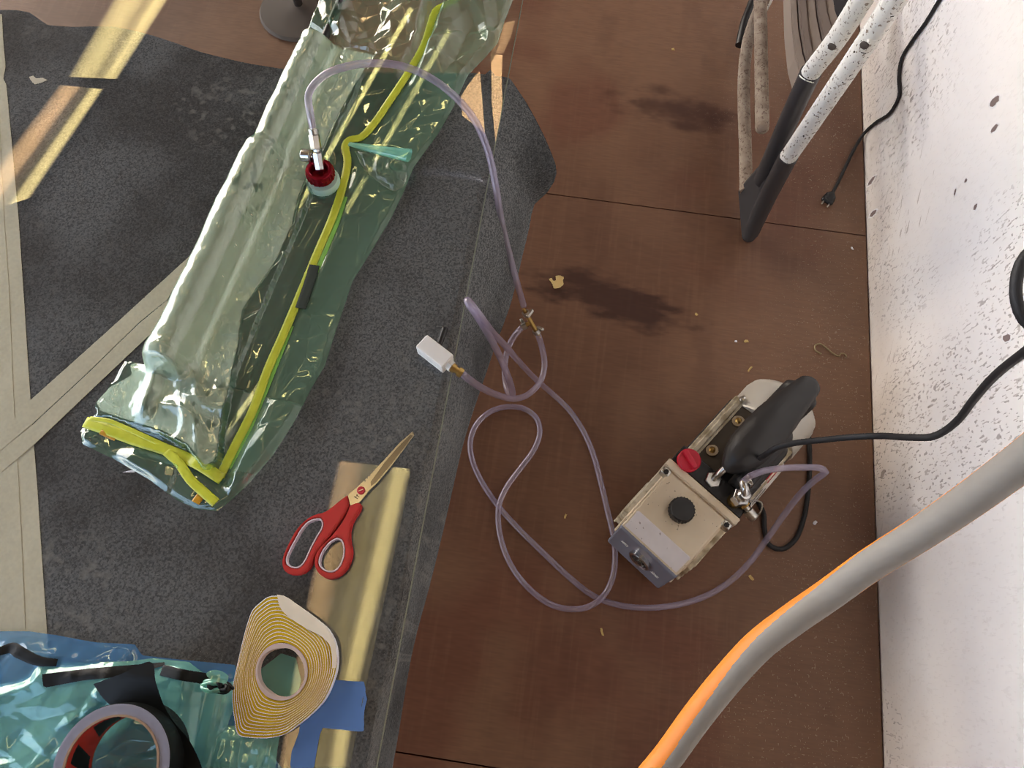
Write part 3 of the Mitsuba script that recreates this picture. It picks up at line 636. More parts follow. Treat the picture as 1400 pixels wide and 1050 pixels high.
# oil case: front face, sloping light band, flat top
oil = hullbox([(sx * W2, y, z) for sx in (-1, 1) for y, z in ((.004, .030), (.012, .122), (.040, .137), (.112, .143), (.112, .030))], .004)
padd('oil_case', oil, 'case')
padd('front_face', hullbox([(sx * (W2 + .0004), y, z) for sx in (-1, 1) for y, z in ((.0005, .032), (.0085, .1205), (.0145, .1205), (.0065, .030))], .004), 'case_front', 30, 'grey front face')
padd('top_band', hullbox([(sx * (W2 - .001), y, z) for sx in (-1, 1) for y, z in ((.0138, .1238), (.0385, .1372), (.0385, .133), (.0138, .119))], .0035), 'case_light', 30, 'whitish sloping band')
# sight glass and the marks beside it on the front face
fn = np.array([0, -1, .088]); fn = fn / np.linalg.norm(fn)
fc = np.array([.0015, -.0012, .083])
padd('sight_glass', cat(aim(lathe([(.0125, -.004), (.0185, -.004), (.0185, .0035), (.0165, .0048), (.0128, .0035), (.0125, -.004)], 36), fc, fn)), 'chrome', 30, 'chrome rim of the oil sight glass')
padd('sight_glass_window', aim(lathe([(0, 0), (.0128, 0), (.0128, .0015), (0, .0028)], 30), fc, fn), 'black_plastic', 30, 'dark round sight glass')
padd('sight_glass_insert', aim(lathe([(.003, .003), (.0055, .003), (.0055, .005), (.003, .005), (.003, .003)], 24), fc + np.array([.002, 0, -.003]), fn), 'chrome', 30)
fx = np.array([1.0, 0, 0]); fy = np.cross(fn, fx)
def on_front(mesh, x, z):
    M = np.eye(4); M[:3, 0] = fx; M[:3, 1] = np.array([0, .088, 1]) / 1.0039; M[:3, 2] = fn; M[:3, 3] = fc + fx * x + np.array([0, .088, 1]) * z + fn * .0006
    m = mesh.copy(); m.apply_transform(M); return m
for t, x0, z0 in (('MIN', -.0385, .010), ('MAX', .0235, -.002)):
    m = meshkit.text_mesh(t, .0042, .0006, True)
    padd('marking', on_front(cat(m, box(-.001, .0125, -.0030, -.0018, 0, .0006)), x0, z0), 'print_white', False, 'white level marking')
# flange plate with bolts
padd('flange', rbox(-.066, .066, .1155, .128, .012, .153, .002), 'case', 30, 'light flange plate')
for sx in (-1, 1):
    padd('rim', hullbox([(sx * (W2 + .004), y, z) for y, z in ((.02, .034), (.03, .10), (.112, .128), (.112, .034))], .004), 'case', 30)
    padd('side_fin', hullbox([(sx * x, y, z) for x in (.053, .063) for y, z in ((.036, .016), (.112, .016), (.112, .120), (.040, .088))], .0025), 'alloy_dirty', 30, 'dirty ribbed side of the case')
    for k in range(5):
        padd('cooling_rib', rbox(*sorted((sx * .0635, sx * .0670)), .030 + k * .004, .036 + k * .015, .020 + k * .014, .028 + k * .016, .001, 6), 'alloy_dirty')
    b = aim(lathe([(0, 0), (.0045, 0), (.005, .0008), (.005, .0045), (.0028, .0048), (.0026, .002), (0, .002)], 20), (sx * .0565, .1150, .1405), (0, -1, 0))
    padd('bolt', b, 'steel', 30)
    padd('bolt_lug', rbox(sx * .0565 - .0075, sx * .0565 + .0075, .104, .1165, .130, .148, .003), 'steel', 30)
    padd('recess_shade_disc', aim(lathe([(0, 0), (.0042, 0), (.0042, .001), (0, .001)], 6), (sx * .0565, .109, .1480), (0, -.2, 1)), 'black_plastic', False, 'black disc painted as the shade in a bolt recess')  # flat black disc stands in for the shade inside the hex recess
# filler cap
capo = (-.004, .079, .1425)
padd('filler_cap', aim(lathe([(0, 0), (.0175, 0), (.0178, .002), (.0178, .0145), (.0165, .0165), (.0, .0168)], 40), capo, (0, .035, 1)), 'black_plastic', 30, 'black knurled filler cap')
for k in range(24):
    a = k / 24 * 2 * math.pi
    padd('grip_rib', rbox(capo[0] + .0180 * math.cos(a) - .0012, capo[0] + .0180 * math.cos(a) + .0012, capo[1] + .0180 * math.sin(a) - .0012, capo[1] + .0180 * math.sin(a) + .0012, .1455, .1582, .0011, 6), 'black_plastic', True)
# black pump head behind the flange
padd('pump_head', rbox(-.063, .064, .128, .160, .012, .150, .003), 'black_plastic', 30, 'black pump head')
padd('red_knob', aim(cat(lathe([(0, 0), (.0165, 0), (.0172, .001), (.0172, .009), (.0155, .0105), (0, .0105)], 36), rbox(-.0155, .0155, -.0038, .0038, .0095, .0175, .002)), (-.043, .143, .150), (0, 0, 1), (1, -.35, 0)), 'red_plastic', 30, 'red gas ballast knob')
padd('hex_nut', aim(lathe([(0, 0), (.0115, 0), (.0122, .0008), (.0122, .006), (.011, .0072), (0, .0072)], 6), (.001, .146, .149), (0, 0, 1)), 'steel', False)
padd('handle_post', tube([(.001, .146, .150), (.001, .154, .168), (.003, .172, .184)], .0052, 14, .004), 'steel', 30, 'steel handle post')
# motor: cylinder with two base rails, fins, end bell
mo = lambda prof, y: aim(lathe(prof, 40), (0.004, y, .066), (0, 1, 0))
padd('motor_body', mo([(0, 0), (.052, 0), (.052, .14), (0, .14)], .158), 'black_plastic', 30, 'black motor body')
for x, z, rot in ((-.046, .104, .0), (.056, .094, .0)):
    padd('motor_rail', hull_spheres([(x + dx_, y, z + dz_, .0025) for dx_ in (-.008, .008) for dz_ in (-.010, .004) for y in (.160, .295)], 10), 'alloy_dirty', 30, 'dirty light alloy rail')
    padd('motor_rail', rbox(x - .0045, x + .0045, .162, .292, z + .003, z + .0095, .002), 'alloy_dirty')
padd('side_plate', hull_spheres([(x, y, z, .002) for x, z in ((-.056, .100), (-.057, .04), (.066, .092), (.066, .03)) for y in (.160, .29)], 10), 'dark_cloth')
for k, (x, y) in enumerate(((-.027, .196), (-.027, .262))):
    padd('washer', aim(lathe([(.003, 0), (.0095, 0), (.0095, .0012), (.003, .0012), (.003, 0)], 28), (x, y, .1145), (-.32, 0, 1)), 'steel', 30)
    padd('screw', aim(lathe([(0, 0), (.0048, 0), (.005, .003), (.003, .005), (0, .0055)], 20), (x, y, .1150), (-.32, 0, 1)), 'brass', 30)
padd('terminal_plate', hull_spheres([(x, y, z, .002) for x, z in ((-.040, .108), (.0, .117)) for y in (.166, .288)], 8), 'olive_dark')
bell = aim(lathe([(.050, 0), (.0625, 0), (.0640, .003), (.0640, .052), (.061, .064), (.052, .074), (.030, .080), (0, .081), (0, .077), (.050, .07), (.058, .05), (.058, .003), (.050, .002)], 48), (.010, .288, .072), (0, 1, 0))
padd('end_bell', bell, 'ring_cover', 40, 'pale metal motor end cover')
padd('end_bell_vent', aim(lathe([(0, 0), (.0575, 0), (.0575, .001), (0, .001)], 40), (.010, .2895, .072), (0, 1, 0)), 'black_plastic', 30)
padd('screw', aim(lathe([(0, 0), (.0052, 0), (.0056, .004), (.003, .006), (0, .0062)], 20), (-.043, .296, .114), (-.7, 0, .8)), 'steel', 30)
for x in (-.04, .05):
    for y in (.03, .15, .30):
        padd('foot', aim(lathe([(0, 0), (.011, 0), (.010, .016), (0, .016)], 20), (x, y, 0), (0, 0, 1)), 'black_rubber', 30)
padd('base_plate', rbox(-.055, .062, .02, .33, .0135, .0185, .002), 'alloy_dirty')
# moulded handle: a broad bulging grip with shoulders
spine = [(.005, .174, .182, .016), (.006, .190, .188, .025), (.007, .205, .190, .030), (.008, .235, .193, .031), (.009, .262, .194, .030), (.010, .285, .194, .027), (.012, .320, .194, .021), (.013, .338, .192, .019)]
man = None
for a, b in zip(spine[:-1], spine[1:]):
    q = m3.Manifold.batch_hull([m3.Manifold.sphere(p[3] if s == 0 else p[3] * .62, 24).scale((1, 1, .72)).translate((p[0] + s * .0, p[1], p[2] - (0 if s == 0 else .018))) for p in (a, b) for s in (0, 1)])
    man = q if man is None else man + q
side = [m3.Manifold.batch_hull([m3.Manifold.sphere(r, 20).translate((x, y, z)) for x, y, z in ((x0, y0, .168), (x0, y1, .172), (x0, y0 + .005, .12), (x0, y1 - .005, .12))]) for x0, y0, y1, r in ((.034, .172, .262, .014),)]
for q in side: man = man + q
man = man + m3.Manifold.batch_hull([m3.Manifold.sphere(.012, 16).translate(p) for p in ((-.005, .30, .12), (.028, .30, .12), (-.005, .325, .185), (.028, .325, .185))])
hm = tm(man.refine_to_length(.005)); hm = trimesh.Trimesh(hm.vertices, hm.faces, process=True)
trimesh.smoothing.filter_taubin(hm, iterations=18)
padd('handle', hm, 'handle_black', True, 'bulging black moulded handle')
padd('capacitor_box', rbox(.028, .058, .165, .270, .085, .150, .012), 'handle_black', 30, 'black capacitor cover')
# inlet: brass base, chrome elbow, hose clamp, side valve
I0 = np.array([.043, .143, .148]); Id = np.array([.04, .10, 1]); Id /= np.linalg.norm(Id)
it = lambda prof, a, n=24: aim(lathe(prof, n), I0 + Id * a, Id)
padd('inlet_base', it([(0, 0), (.0095, 0), (.0105, .001), (.0105, .016), (.0095, .017), (0, .017)], 0), 'brass', 30, 'brass inlet base')
padd('inlet_nut', it([(0, 0), (.0125, 0), (.0132, .001), (.0132, .013), (.012, .014), (0, .014)], .017, 6), 'chrome', False, 'chrome hex nut')
padd('inlet_collar', it([(0, 0), (.0095, 0), (.0100, .009), (.0075, .013), (0, .013)], .031), 'chrome', 30)
kk = pp(*(I0 + Id * .042)); eb = np.array(h3[-1])
add('vacuum_pump__inlet_elbow', tube([kk, kk + (eb - kk) * .5 + [0, 0, .004], eb], .0062, 14, .003), 'chrome', 40)
clamp('vacuum_pump__hose_clamp', eb + (np.array(h3[-3]) - eb) * .25, px_dir(eb, np.array(h3[-3])), (0.1, .2, 1))
pv = I0 + np.array([.012, .004, .008])
padd('side_valve', aim(lathe([(0, -.004), (.0045, -.004), (.0045, .010), (.0075, .011), (.0078, .024), (.006, .026), (0, .026)], 20), pv, (1, -.15, -.25)), 'steel', 30, 'steel side valve')
padd('side_cap', aim(lathe([(0, 0), (.0078, 0), (.0078, .004), (0, .004)], 6), pv, (1, -.15, -.25)), 'brass', False)
padd('tether', tube([I0 + [.013, .010, .02], I0 + [.026, .016, .028], I0 + [.036, .012, .012], I0 + [.036, .004, -.006], I0 + [.028, -.002, -.010]], .0012, 8, .004), 'steel', 30, 'thin bent steel ring')
# rating sticker on the right flank
sn = np.array([.80, 0, .60])
def flank(mesh, y0, off):
    M = np.eye(4); M[:3, 0] = (0, 1, 0); M[:3, 1] = (-.60, 0, .80); M[:3, 2] = sn; M[:3, 3] = np.array([.066, y0, .088]) + sn * off
    m = mesh.copy(); m.apply_transform(M); return m
padd('sticker', flank(box(0, .088, -.006, .020, 0, .0008), .178, .004), 'sticker', False, 'white rating sticker')
padd('sticker_print', flank(box(.044, .074, .004, .017, 0, .0004), .178, .0052), 'print_red', False, 'red print')
for k in range(4):
    padd('sticker_print', flank(box(.004, .038 - .006 * (k % 2), -.003 + k * .0055, -.0012 + k * .0055, 0, .0003), .178, .0052), 'print_grey', False)
tag('vacuum_pump', 'dusty vacuum pump with a black handle and a red knob on the brown floor', 'pump')

# black cords
RC = .0040
pc = [pp(.030, .215, .160), atd(1046, 622, .985), atd(1062, 612, .965), atd(1085, 606, .955), atd(1120, 602, .94), atd(1160, 598, .92), atd(1200, 596, .89), atd(1245, 598, .82), atd(1275, 597, .79), atd(1292, 589, .775), atd(1310, 574, .755), atd(1330, 548, .72), atd(1358, 516, .66), atd(1400, 482, .58), atd(1450, 446, .53), atd(1520, 400, .50)]
add('power_cord', tube(pc, RC, 12), 'black_rubber', True, 'black mains cord rising from the pump across the white wall to the right edge', 'cord')
c2 = [at(1082, 560, .02), at(1093, 556, .006), at(1103, 580, .004), at(1107, 625, .004), at(1105, 670, .004), at(1099, 708, .004), at(1087, 738, .004), at(1068, 751, .004), at(1051, 744, .004), at(1045, 722, .004), at(1044, 702, .006), at(1036, 686, .010)]
add('power_cord', tube(c2, RC, 12), 'black_rubber', True, 'black cord looping on the floor at the right side of the pump', 'cord')
c3 = [atd(1440, 325, .6), atd(1412, 340, .6), atd(1395, 362, .6), atd(1389, 388, .6), atd(1390, 412, .6), atd(1400, 437, .6), atd(1430, 460, .6)]
add('power_cord', tube(c3, .0048, 12), 'black_rubber', True, 'loop of black cord just showing at the right picture edge', 'cord')
xw = XW - .004
c4 = [atx(1310, -40, xw), atx(1283, 2, xw), atx(1266, 30, xw), atx(1248, 55, xw), atx(1233, 80, xw), atx(1229, 105, xw), atx(1229, 132, xw), atx(1218, 153, xw), atx(1197, 168, xw), at(1181, 183, .012), at(1169, 202, .004), at(1157, 226, .003), at(1146, 249, .004), at(1137, 266, .008)]
add('wall_cord__cable', tube(c4, .0031, 10), 'black_rubber', True)
g0, g1 = at(1137, 266, .008), at(1129, 278, .010)
gd = px_dir(g0, g1)
add('wall_cord__plug', hull_spheres([(*(g0 + gd * a + np.array([gd[1], -gd[0], 0]) * b), r) for a, b, r in ((-.004, 0, .004), (.006, .006, .005), (.006, -.006, .005), (.020, .007, .005), (.020, -.007, .005))], 14), 'black_plastic', 30, 'black plug')
for b in (-.006, .006):
    o = g0 + gd * .024 + np.array([gd[1], -gd[0], 0]) * b
    add('wall_cord__prong', aim(rbox(-.0014, .0014, -.0014, .0014, 0, .010, .0008, 6), o, gd), 'steel')
tag('wall_cord', 'thin black cord down the white wall, its plug lying on the brown floor', 'cord')

# thick hose crossing the foreground
hp = [(850, 1120, .52), (878, 1078, .52), (912, 1036, .52), (955, 977, .515), (1000, 922, .51), (1038, 882, .505), (1085, 846, .50), (1130, 815, .495), (1190, 772, .48), (1260, 728, .46), (1330, 680, .43), (1400, 628, .40), (1480, 566, .37)]
hc = cr([atd(*q) for q in hp], .003); tt, uu, vv = frames(hc)
def cable_sector(sel, r):
    n = 120; V = []; F = []
    for k, c in enumerate(hc):
        view = CAM - c; view -= tt[k] * (view @ tt[k]); view /= np.linalg.norm(view); sd_ = np.cross(tt[k], view)
        a = np.linspace(0, 2 * np.pi, n, endpoint=False)
        V.append(c + r * (np.outer(np.cos(a), view) + np.outer(np.sin(a), sd_)))
    V = np.vstack(V)
    for k in range(len(hc) - 1):
        f = k / (len(hc) - 1)
        for j in range(n):
            a = (j + .5) / n * 2 * np.pi
            if sel(a, f):
                i = k * n
                j2 = (j + 1) % n
                F += [(i + j, i + j2, i + n + j2), (i + j, i + n + j2, i + n + j)]
    return trimesh.Trimesh(V, F, process=False)
ORG = [(0, 1.80), (.25, 1.50), (.38, 1.15), (.5, .72), (.6, .42), (.75, .25), (1, .2)]
def is_orange(a, f):
    a = -((a + np.pi) % (2 * np.pi) - np.pi)
    w = np.interp(f, [q[0] for q in ORG], [q[1] for q in ORG])
    return (a > np.pi / 2 - w and a < np.pi * .95) or (f > .55 and -np.pi * .9 < a < -np.pi / 2 + .2)
g_ = cable_sector(lambda a, f: not is_orange(a, f), .0104); o_ = cable_sector(is_orange, .0104)
add('thick_hose__sheath', g_, 'grey_sheath', True, 'grey sheath')
add('thick_hose__stripe', o_, 'orange', True, 'orange side')
tag('thick_hose', 'thick grey hose with an orange side crossing the right foreground', 'hose')

# ------------------------------------------------------------------ folding chair
def limb(key, px, r, mat, label=None, step=.012): return add('folding_chair__' + key, tube([at(*q) for q in px], r, 18, step), mat, 45, label)
limb('leg', [(1076, 217, .225), (1083, 207, .24), (1189, 51, .5), (1240, -26, .60)], .0138, 'white_paint', 'speckled white tube leg')
limb('leg', [(1104, 107, .352), (1108, 100, .36), (1144, 53, .45), (1200, -36, .58)], .0140, 'white_paint', 'speckled white tube leg')
limb('leg_sleeve', [(1109, 98, .362), (1075, 172, .24), (1042, 248, .115)], .0156, 'chair_plastic', 'black plastic sleeve')
limb('leg_sleeve', [(1078, 214, .23), (1050, 268, .115), (1026, 318, .016)], .0156, 'chair_plastic', 'black plastic sleeve')
add('folding_chair__boot', hull_spheres([(*at(1024, 322, .014), .013), (*at(1019, 262, .06), .0125), (*at(1047, 238, .125), .012), (*at(1032, 298, .03), .015), (*at(1060, 215, .17), .012)], 20), 'chair_plastic', 40, 'black plastic corner boot')
limb('frame_tube', [(1020, 262, .070), (1019, 200, .072), (1017, 140, .078), (1018, 90, .085), (1024, 52, .10), (1036, 18, .13), (1052, -18, .17)], .0118, 'dusty', 'dusty brown frame tube')
limb('frame_tube', [(1042, 172, .16), (1041, 100, .16), (1040, 40, .16), (1039, -30, .16)], .0122, 'dusty', 'dusty brown frame tube')
add('folding_chair__frame_tube', hull_spheres([(*at(1042, 174, .16), .0122)], 16), 'dusty', True)
limb('frame_tube', [(1023, 58, .085), (1034, 26, .11), (1052, -8, .14), (1062, -30, .16)], .0119, 'white_paint', 'bent white end of the frame')
limb('black_cap', [(1012, 62, .06), (1018, 34, .07), (1030, 2, .08), (1038, -24, .09)], .010, 'black_plastic', 'black end cap')
for x, y, z in ((1144, 53, .45), (1189, 51, .5)):
    o = at(x, y, z); d = CAM - o; td_ = px_dir(at(1083, 207, .24), at(1189, 51, .5)); d -= td_ * (d @ td_); d /= np.linalg.norm(d)
    add('folding_chair__rivet', aim(lathe([(0, .0130), (.0056, .0130), (.0056, .0153), (.0036, .0163), (0, .0165)], 20), o, d), 'iron', 30, 'dark rivet')
add('folding_chair__hinge_plate', extrude(pxpoly([(1180, 47), (1186, 60), (1196, 60), (1246, -20), (1232, -30)], .506), .507, .511), 'white_paint', False, 'white hinge plate')
lay = [[(1081, -30), (1083, 30), (1088, 75), (1097, 108)], [(1090, -30), (1094, 35), (1100, 70), (1108, 96)], [(1101, -30), (1107, 40), (1112, 68), (1118, 84)], [(1114, -30), (1119, 20), (1125, 50), (1131, 64)], [(1127, -30), (1132, 15), (1138, 36), (1143, 48)], [(1139, -30), (1144, 10), (1149, 24), (1154, 32)]]
for k in range(5):
    a, b = lay[k], lay[k + 1]
    pl = pxpoly([(x + .6, y) for x, y in a] + [(x - .8, y) for x, y in b[::-1]], .24)
    add('folding_chair__seat_fold', bevel_extrude(pl, .20, .236 + .004 * (k % 2), .003), 'fabric_dusty' if k % 2 else 'fabric_dusty_light', False, 'dusty grey-brown folded seat fabric' if k == 0 else None)
add('folding_chair__back_panel', extrude(pxpoly([(1140, 40), (1150, -30), (1210, -30), (1190, -6), (1166, 26)], .2), .16, .17), 'dark_cloth', False, 'dark panel')
tag('folding_chair', 'folded white tubular chair with black plastic feet leaning by the white wall', 'chair')

# ------------------------------------------------------------------ scissors
def S(x, y): return (370 + x / 4.373, 560 + y / 4.373)
zs = ZG
def spoly(pts, z=ZG + .006): return smoothpoly([S(*p) for p in pts], z)
lo_out = [(458, 515), (405, 555), (330, 612), (262, 632), (215, 660), (165, 710), (120, 785), (85, 860), (72, 905), (78, 950), (105, 980), (150, 990), (200, 980), (240, 945), (262, 890), (285, 845), (330, 790), (400, 700), (470, 580), (468, 555)]
lo_in = [(262, 655), (300, 652), (318, 680), (312, 715), (285, 760), (250, 825), (225, 880), (200, 925), (165, 950), (125, 945), (98, 925), (95, 890), (120, 830), (150, 775), (185, 715), (225, 672)]
ri_out = [(478, 575), (525, 560), (545, 572), (535, 610), (500, 665), (480, 730), (482, 790), (492, 850), (485, 900), (455, 960), (410, 1000), (360, 1015), (315, 1000), (280, 965), (265, 920), (272, 870), (300, 825), (360, 765), (420, 690), (450, 640)]
ri_in = [(400, 768), (430, 780), (445, 820), (445, 870), (430, 920), (405, 958), (370, 975), (330, 968), (300, 945), (290, 915), (300, 870), (330, 820), (365, 785)]
for o, i_, dz, lb in ((lo_out, lo_in, 0.0, 'red handle with the long finger loop'), (ri_out, ri_in, .0006, 'red handle with the round thumb loop')):
    po = smoothpoly([S(*p) for p in o], ZG + .006); pi_ = smoothpoly([S(*p) for p in i_], ZG + .006)
    hk = add('scissors__handle', bevel_extrude(po.difference(pi_.buffer(.0002)), ZG + .0012 + dz, ZG + .0098 + dz, .0026), 'scissor_red', 30, lb)
    add(hk + '__inner_grip', bevel_extrude(pi_.difference(pi_.buffer(-.0016)), ZG + .0014 + dz, ZG + .0090 + dz, .0005), 'scissor_grey', 30, 'pale grey inner lining')
b1 = pxpoly([S(*p) for p in ((462, 512), (478, 575), (525, 560), (545, 540), (592, 482), (640, 436), (716, 346), (788, 250), (858, 154), (845, 132), (828, 150), (770, 200), (690, 290), (600, 385), (520, 462))], ZG + .005)
b2 = pxpoly([S(*p) for p in ((520, 575), (560, 520), (640, 430), (700, 355), (770, 265), (830, 195), (860, 150), (850, 130), (800, 180), (700, 300), (600, 420))], ZG + .003)
add('scissors__blade', bevel_extrude(b2, ZG + .0026, ZG + .0040, .0004), 'blade_dark', False, 'darker lower blade')
add('scissors__blade', bevel_extrude(b1, ZG + .0043, ZG + .0060, .0005), 'blade', False, 'bright upper blade')
g2 = pxpoly([S(*p) for p in ((598, 432), (600, 458), (632, 434), (706, 346), (778, 252), (850, 156), (836, 150), (760, 226), (680, 318))], ZG + .006)
add('scissors__ground_bevel', extrude(g2, ZG + .0060, ZG + .0062), 'blade_dark', False, 'grey ground edge')
sc = at(*S(541, 484), ZG + .0062)
add('scissors__pivot_screw', aim(cat(lathe([(0, 0), (.0046, 0), (.0046, .0012), (.0038, .0019), (0, .0020)], 28)), sc, (0, 0, 1)), 'print_red', 30, 'dark red pivot screw')
add('scissors__pivot_screw__slot', aim(box(-.003, .003, -.0005, .0005, .0019, .0023), sc, (0, 0, 1), (1, .6, 0)), 'blade')
hd = px_dir(at(*S(560, 470), ZG), at(*S(700, 300), ZG)); hn = np.array([-hd[1], hd[0], 0])
def on_blade(mesh, p, up_=ZG + .0060):
    o = at(*S(*p), up_); return aim(mesh, (o[0], o[1], up_ + .0001), (0, 0, 1), hd)
add('scissors__stamp', on_blade(cat(box(0, .0052, 0, .0007, 0, .0002), box(.0008, .0015, -.0030, .0024, 0, .0002), box(.0034, .0041, -.0030, .0012, 0, .0002)), (505, 530)), 'iron', False, 'stamped mark')
for k in range(5): add('scissors__stamp', on_blade(box(0, .0014, -.0012 + .0003 * (k % 2), .0012, 0, .0002), (562 + 13 * k, 428 - 16 * k)), 'print_grey', False)
tag('scissors', 'red-handled steel scissors lying on the glass beside its right edge', 'scissors')

# ------------------------------------------------------------------ roll of yellow sealant tape
def R7(x, y): return (280 + x / 4.04, 790 + y / 4.04)
outer_px = [(385, 88), (430, 95), (520, 150), (610, 215), (680, 275), (722, 350), (736, 430), (733, 500), (712, 575), (660, 680), (580, 765), (500, 830), (440, 872), (350, 893), (250, 892), (195, 885), (172, 870), (158, 800), (146, 700), (150, 590), (178, 460), (205, 340), (235, 230), (262, 165), (300, 130), (340, 98)]
core_px = [(425 + 140 * math.cos(a), 520 + 152 * math.sin(a)) for a in np.linspace(0, 2 * np.pi, 26, endpoint=False)]
ZR = .0125
outer = smoothpoly([R7(*p) for p in outer_px], ZG + ZR, .002); core = smoothpoly([R7(*p) for p in core_px], ZG + ZR, .002)
cc_ = np.array(core.centroid.coords[0]); NA = 150
def radial(poly, n=NA):
    out = []
    for a in np.linspace(0, 2 * np.pi, n, endpoint=False):
        l = LineString([cc_, cc_ + .2 * np.array([math.cos(a), math.sin(a)])]).intersection(poly.exterior)
        g = getattr(l, 'geoms', [l]); out.append(max(np.hypot(q.x - cc_[0], q.y - cc_[1]) for q in g))
    return np.array(out)
ro, ri = radial(outer), radial(core); an = np.linspace(0, 2 * np.pi, NA, endpoint=False)
ro = np.real(np.fft.ifft(np.fft.fft(ro) * (np.abs(np.fft.fftfreq(NA) * NA) < 34)))
NL = 13
def loop(t): # t 0..1 from core to outside
    r = ri + (ro - ri) * t; return np.stack([cc_[0] + r * np.cos(an), cc_[1] + r * np.sin(an)], 1)
def band(t0, t1, z0, z1, zt0=None):
    a, b = loop(t0), loop(t1)
    V = np.vstack([np.c_[a, np.full(NA, z0)], np.c_[a, np.full(NA, z1)], np.c_[b, np.full(NA, z1)], np.c_[b, np.full(NA, z0)]])
    j = np.arange(NA); k = (j + 1) % NA; F = []
    for p in range(4):
        q = (p + 1) % 4
        F += [np.stack([p * NA + j, q * NA + k, p * NA + k], 1), np.stack([p * NA + j, q * NA + j, q * NA + k], 1)]
    m = trimesh.Trimesh(V, np.vstack(F), process=False)
    if m.volume < 0: m.invert()
    return m
for k in range(NL):
    t0, t1 = .04 + .93 * k / NL, .04 + .93 * (k + 1) / NL; w = t1 - t0
    dz = .0012 * math.sin(k * 1.9) * .4 - .0008 * (k > 9)
    add('sealant_roll__tape_turn', band(t0, t0 + w * .70, ZG + .0018, ZG + ZR - .0002 + dz), 'tape_yellow', 40, 'yellow sealant layer' if k == 0 else None)
    add('sealant_roll__release_paper', band(t0 + w * .71, t0 + w * .97, ZG + .0018, ZG + ZR + .0002 + dz), 'paper_white' if k > 9 else 'paper', 40, 'pale release paper' if k == 0 else None)
add('sealant_roll__core', band(-.07, .03, ZG + .0018, ZG + ZR + .0016), 'core_card', 40, 'cardboard core')
flap = [(400, 92), (440, 100), (520, 152), (610, 218), (680, 280), (718, 350), (728, 430), (722, 500), (706, 500), (704, 430), (690, 370), (640, 320), (590, 295), (545, 270), (490, 235), (440, 195), (415, 160)]
fp = smoothpoly([R7(*p) for p in flap], ZG + ZR + .001, .002)
add('sealant_roll__paper_flap', sheet(fp, .004, lambda x, y: ZG + ZR + .0012 + .0012 * nz(x, y, 60, 3)), 'paper', True, 'loose flap of release paper')
tag('sealant_roll', 'flattened roll of yellow sealant tape with pale paper layers', 'tape roll')

# blue painter's tape under the roll
bt = [(560, 600), (640, 560), (730, 563), (800, 570), (880, 573), (888, 600), (884, 630), (901, 662), (890, 690), (884, 730), (876, 760), (882, 800), (878, 850), (820, 846), (755, 838), (650, 828), (635, 870), (602, 1060), (470, 1060), (480, 960), (520, 860)]
bp = pxpoly([R7(*p) for p in bt], ZG)
add('blue_tape', sheet(bp, .006, lambda x, y: ZG + .0004 + .0010 * ridge(nz(x, y, 24, 3), 3)), 'blue_tape', True, 'torn piece of blue masking tape sticking out from under the sealant roll', 'tape')

# ------------------------------------------------------------------ second bag, blue sheet, black tape, duct tape in the near corner
def R6(x, y): return (x / 4, 800 + y / 4)
clear_px = [(466, 629), (562, 642), (547, 720), (530, 800), (502, 930), (472, 1080), (384, 1080), (404, 930), (424, 830), (446, 720)]
clp = pxpoly(clear_px, ZG)
add('clear_strip', sheet(clp, .012, lambda x, y: ZG + .0003 + .0004 * np.exp(-shapely.distance(shapely.points(x, y), clp.exterior) / .003)), 'clear_film', True, 'clear plastic strip lying on the glass under the scissors', 'plastic strip')
blp = pxpoly([(-120, 858), (0, 863), (40, 863), (75, 868), (130, 878), (185, 881), (195, 896), (250, 902), (322, 909), (326, 960), (352, 1000), (392, 1060), (395, 1120), (-120, 1120)], ZG)
f1_, f2_ = facets(blp, .03, .010, 21, 2.5, .2), facets(blp, .012, .0035, 22, 2.0, 1.0)
def edge_fade(poly, x, y, r): return np.clip(shapely.distance(shapely.points(x, y), poly.exterior) / r, .08, 1)
mid = at(200, 880, ZG)[0]
def h_blue(x, y):
    k = sstep(mid + .02, mid - .06, x)
    return ZG + .0008 + (.25 + .75 * k) * (f1_(x, y) + f2_(x, y)) * edge_fade(blp, x, y, .02)
bl_m = sheet(blp, .0030, h_blue)
add('blue_film', bl_m, 'film_blue', True, 'blue translucent plastic sheet under the green film in the near left corner', 'plastic sheet')
bkd = cKDTree(bl_m.vertices[:, :2])
def top_of(kd, m, c, off):
    c = c.copy(); _, i = kd.query(c[:, :2], k=5); c[:, 2] = np.maximum(c[:, 2] * 0, m.vertices[i, 2].max(1)) + off; return c
add('blue_film__black_strip', ribbon(top_of(bkd, bl_m, cr([at(*q, ZG) for q in ((-60, 904), (0, 893), (22, 886), (36, 893), (62, 904), (85, 906))], .004), .0012), [.012, .010, .008, .012, .010, .007], .0008), 'black_film', True, 'crumpled black strip')
gp = pxpoly([(-120, 940), (0, 936), (30, 930), (45, 922), (60, 900), (75, 906), (110, 906), (180, 904), (212, 900), (262, 905), (284, 922), (296, 930), (313, 934), (350, 920), (385, 893), (405, 900), (412, 930), (405, 960), (384, 1000), (376, 1070), (376, 1120), (-120, 1120)], ZG)
f3_, f4_, f5_ = facets(gp, .026, .010, 31, 1.5, 1.0), facets(gp, .011, .0050, 32, 1.5, .3), facets(gp, .008, .0075, 33, 9.0, 1.62)
kx = at(262, 960, ZG)[0]; rx0, rx1 = at(308, 960, ZG)[0], at(322, 960, ZG)[0]
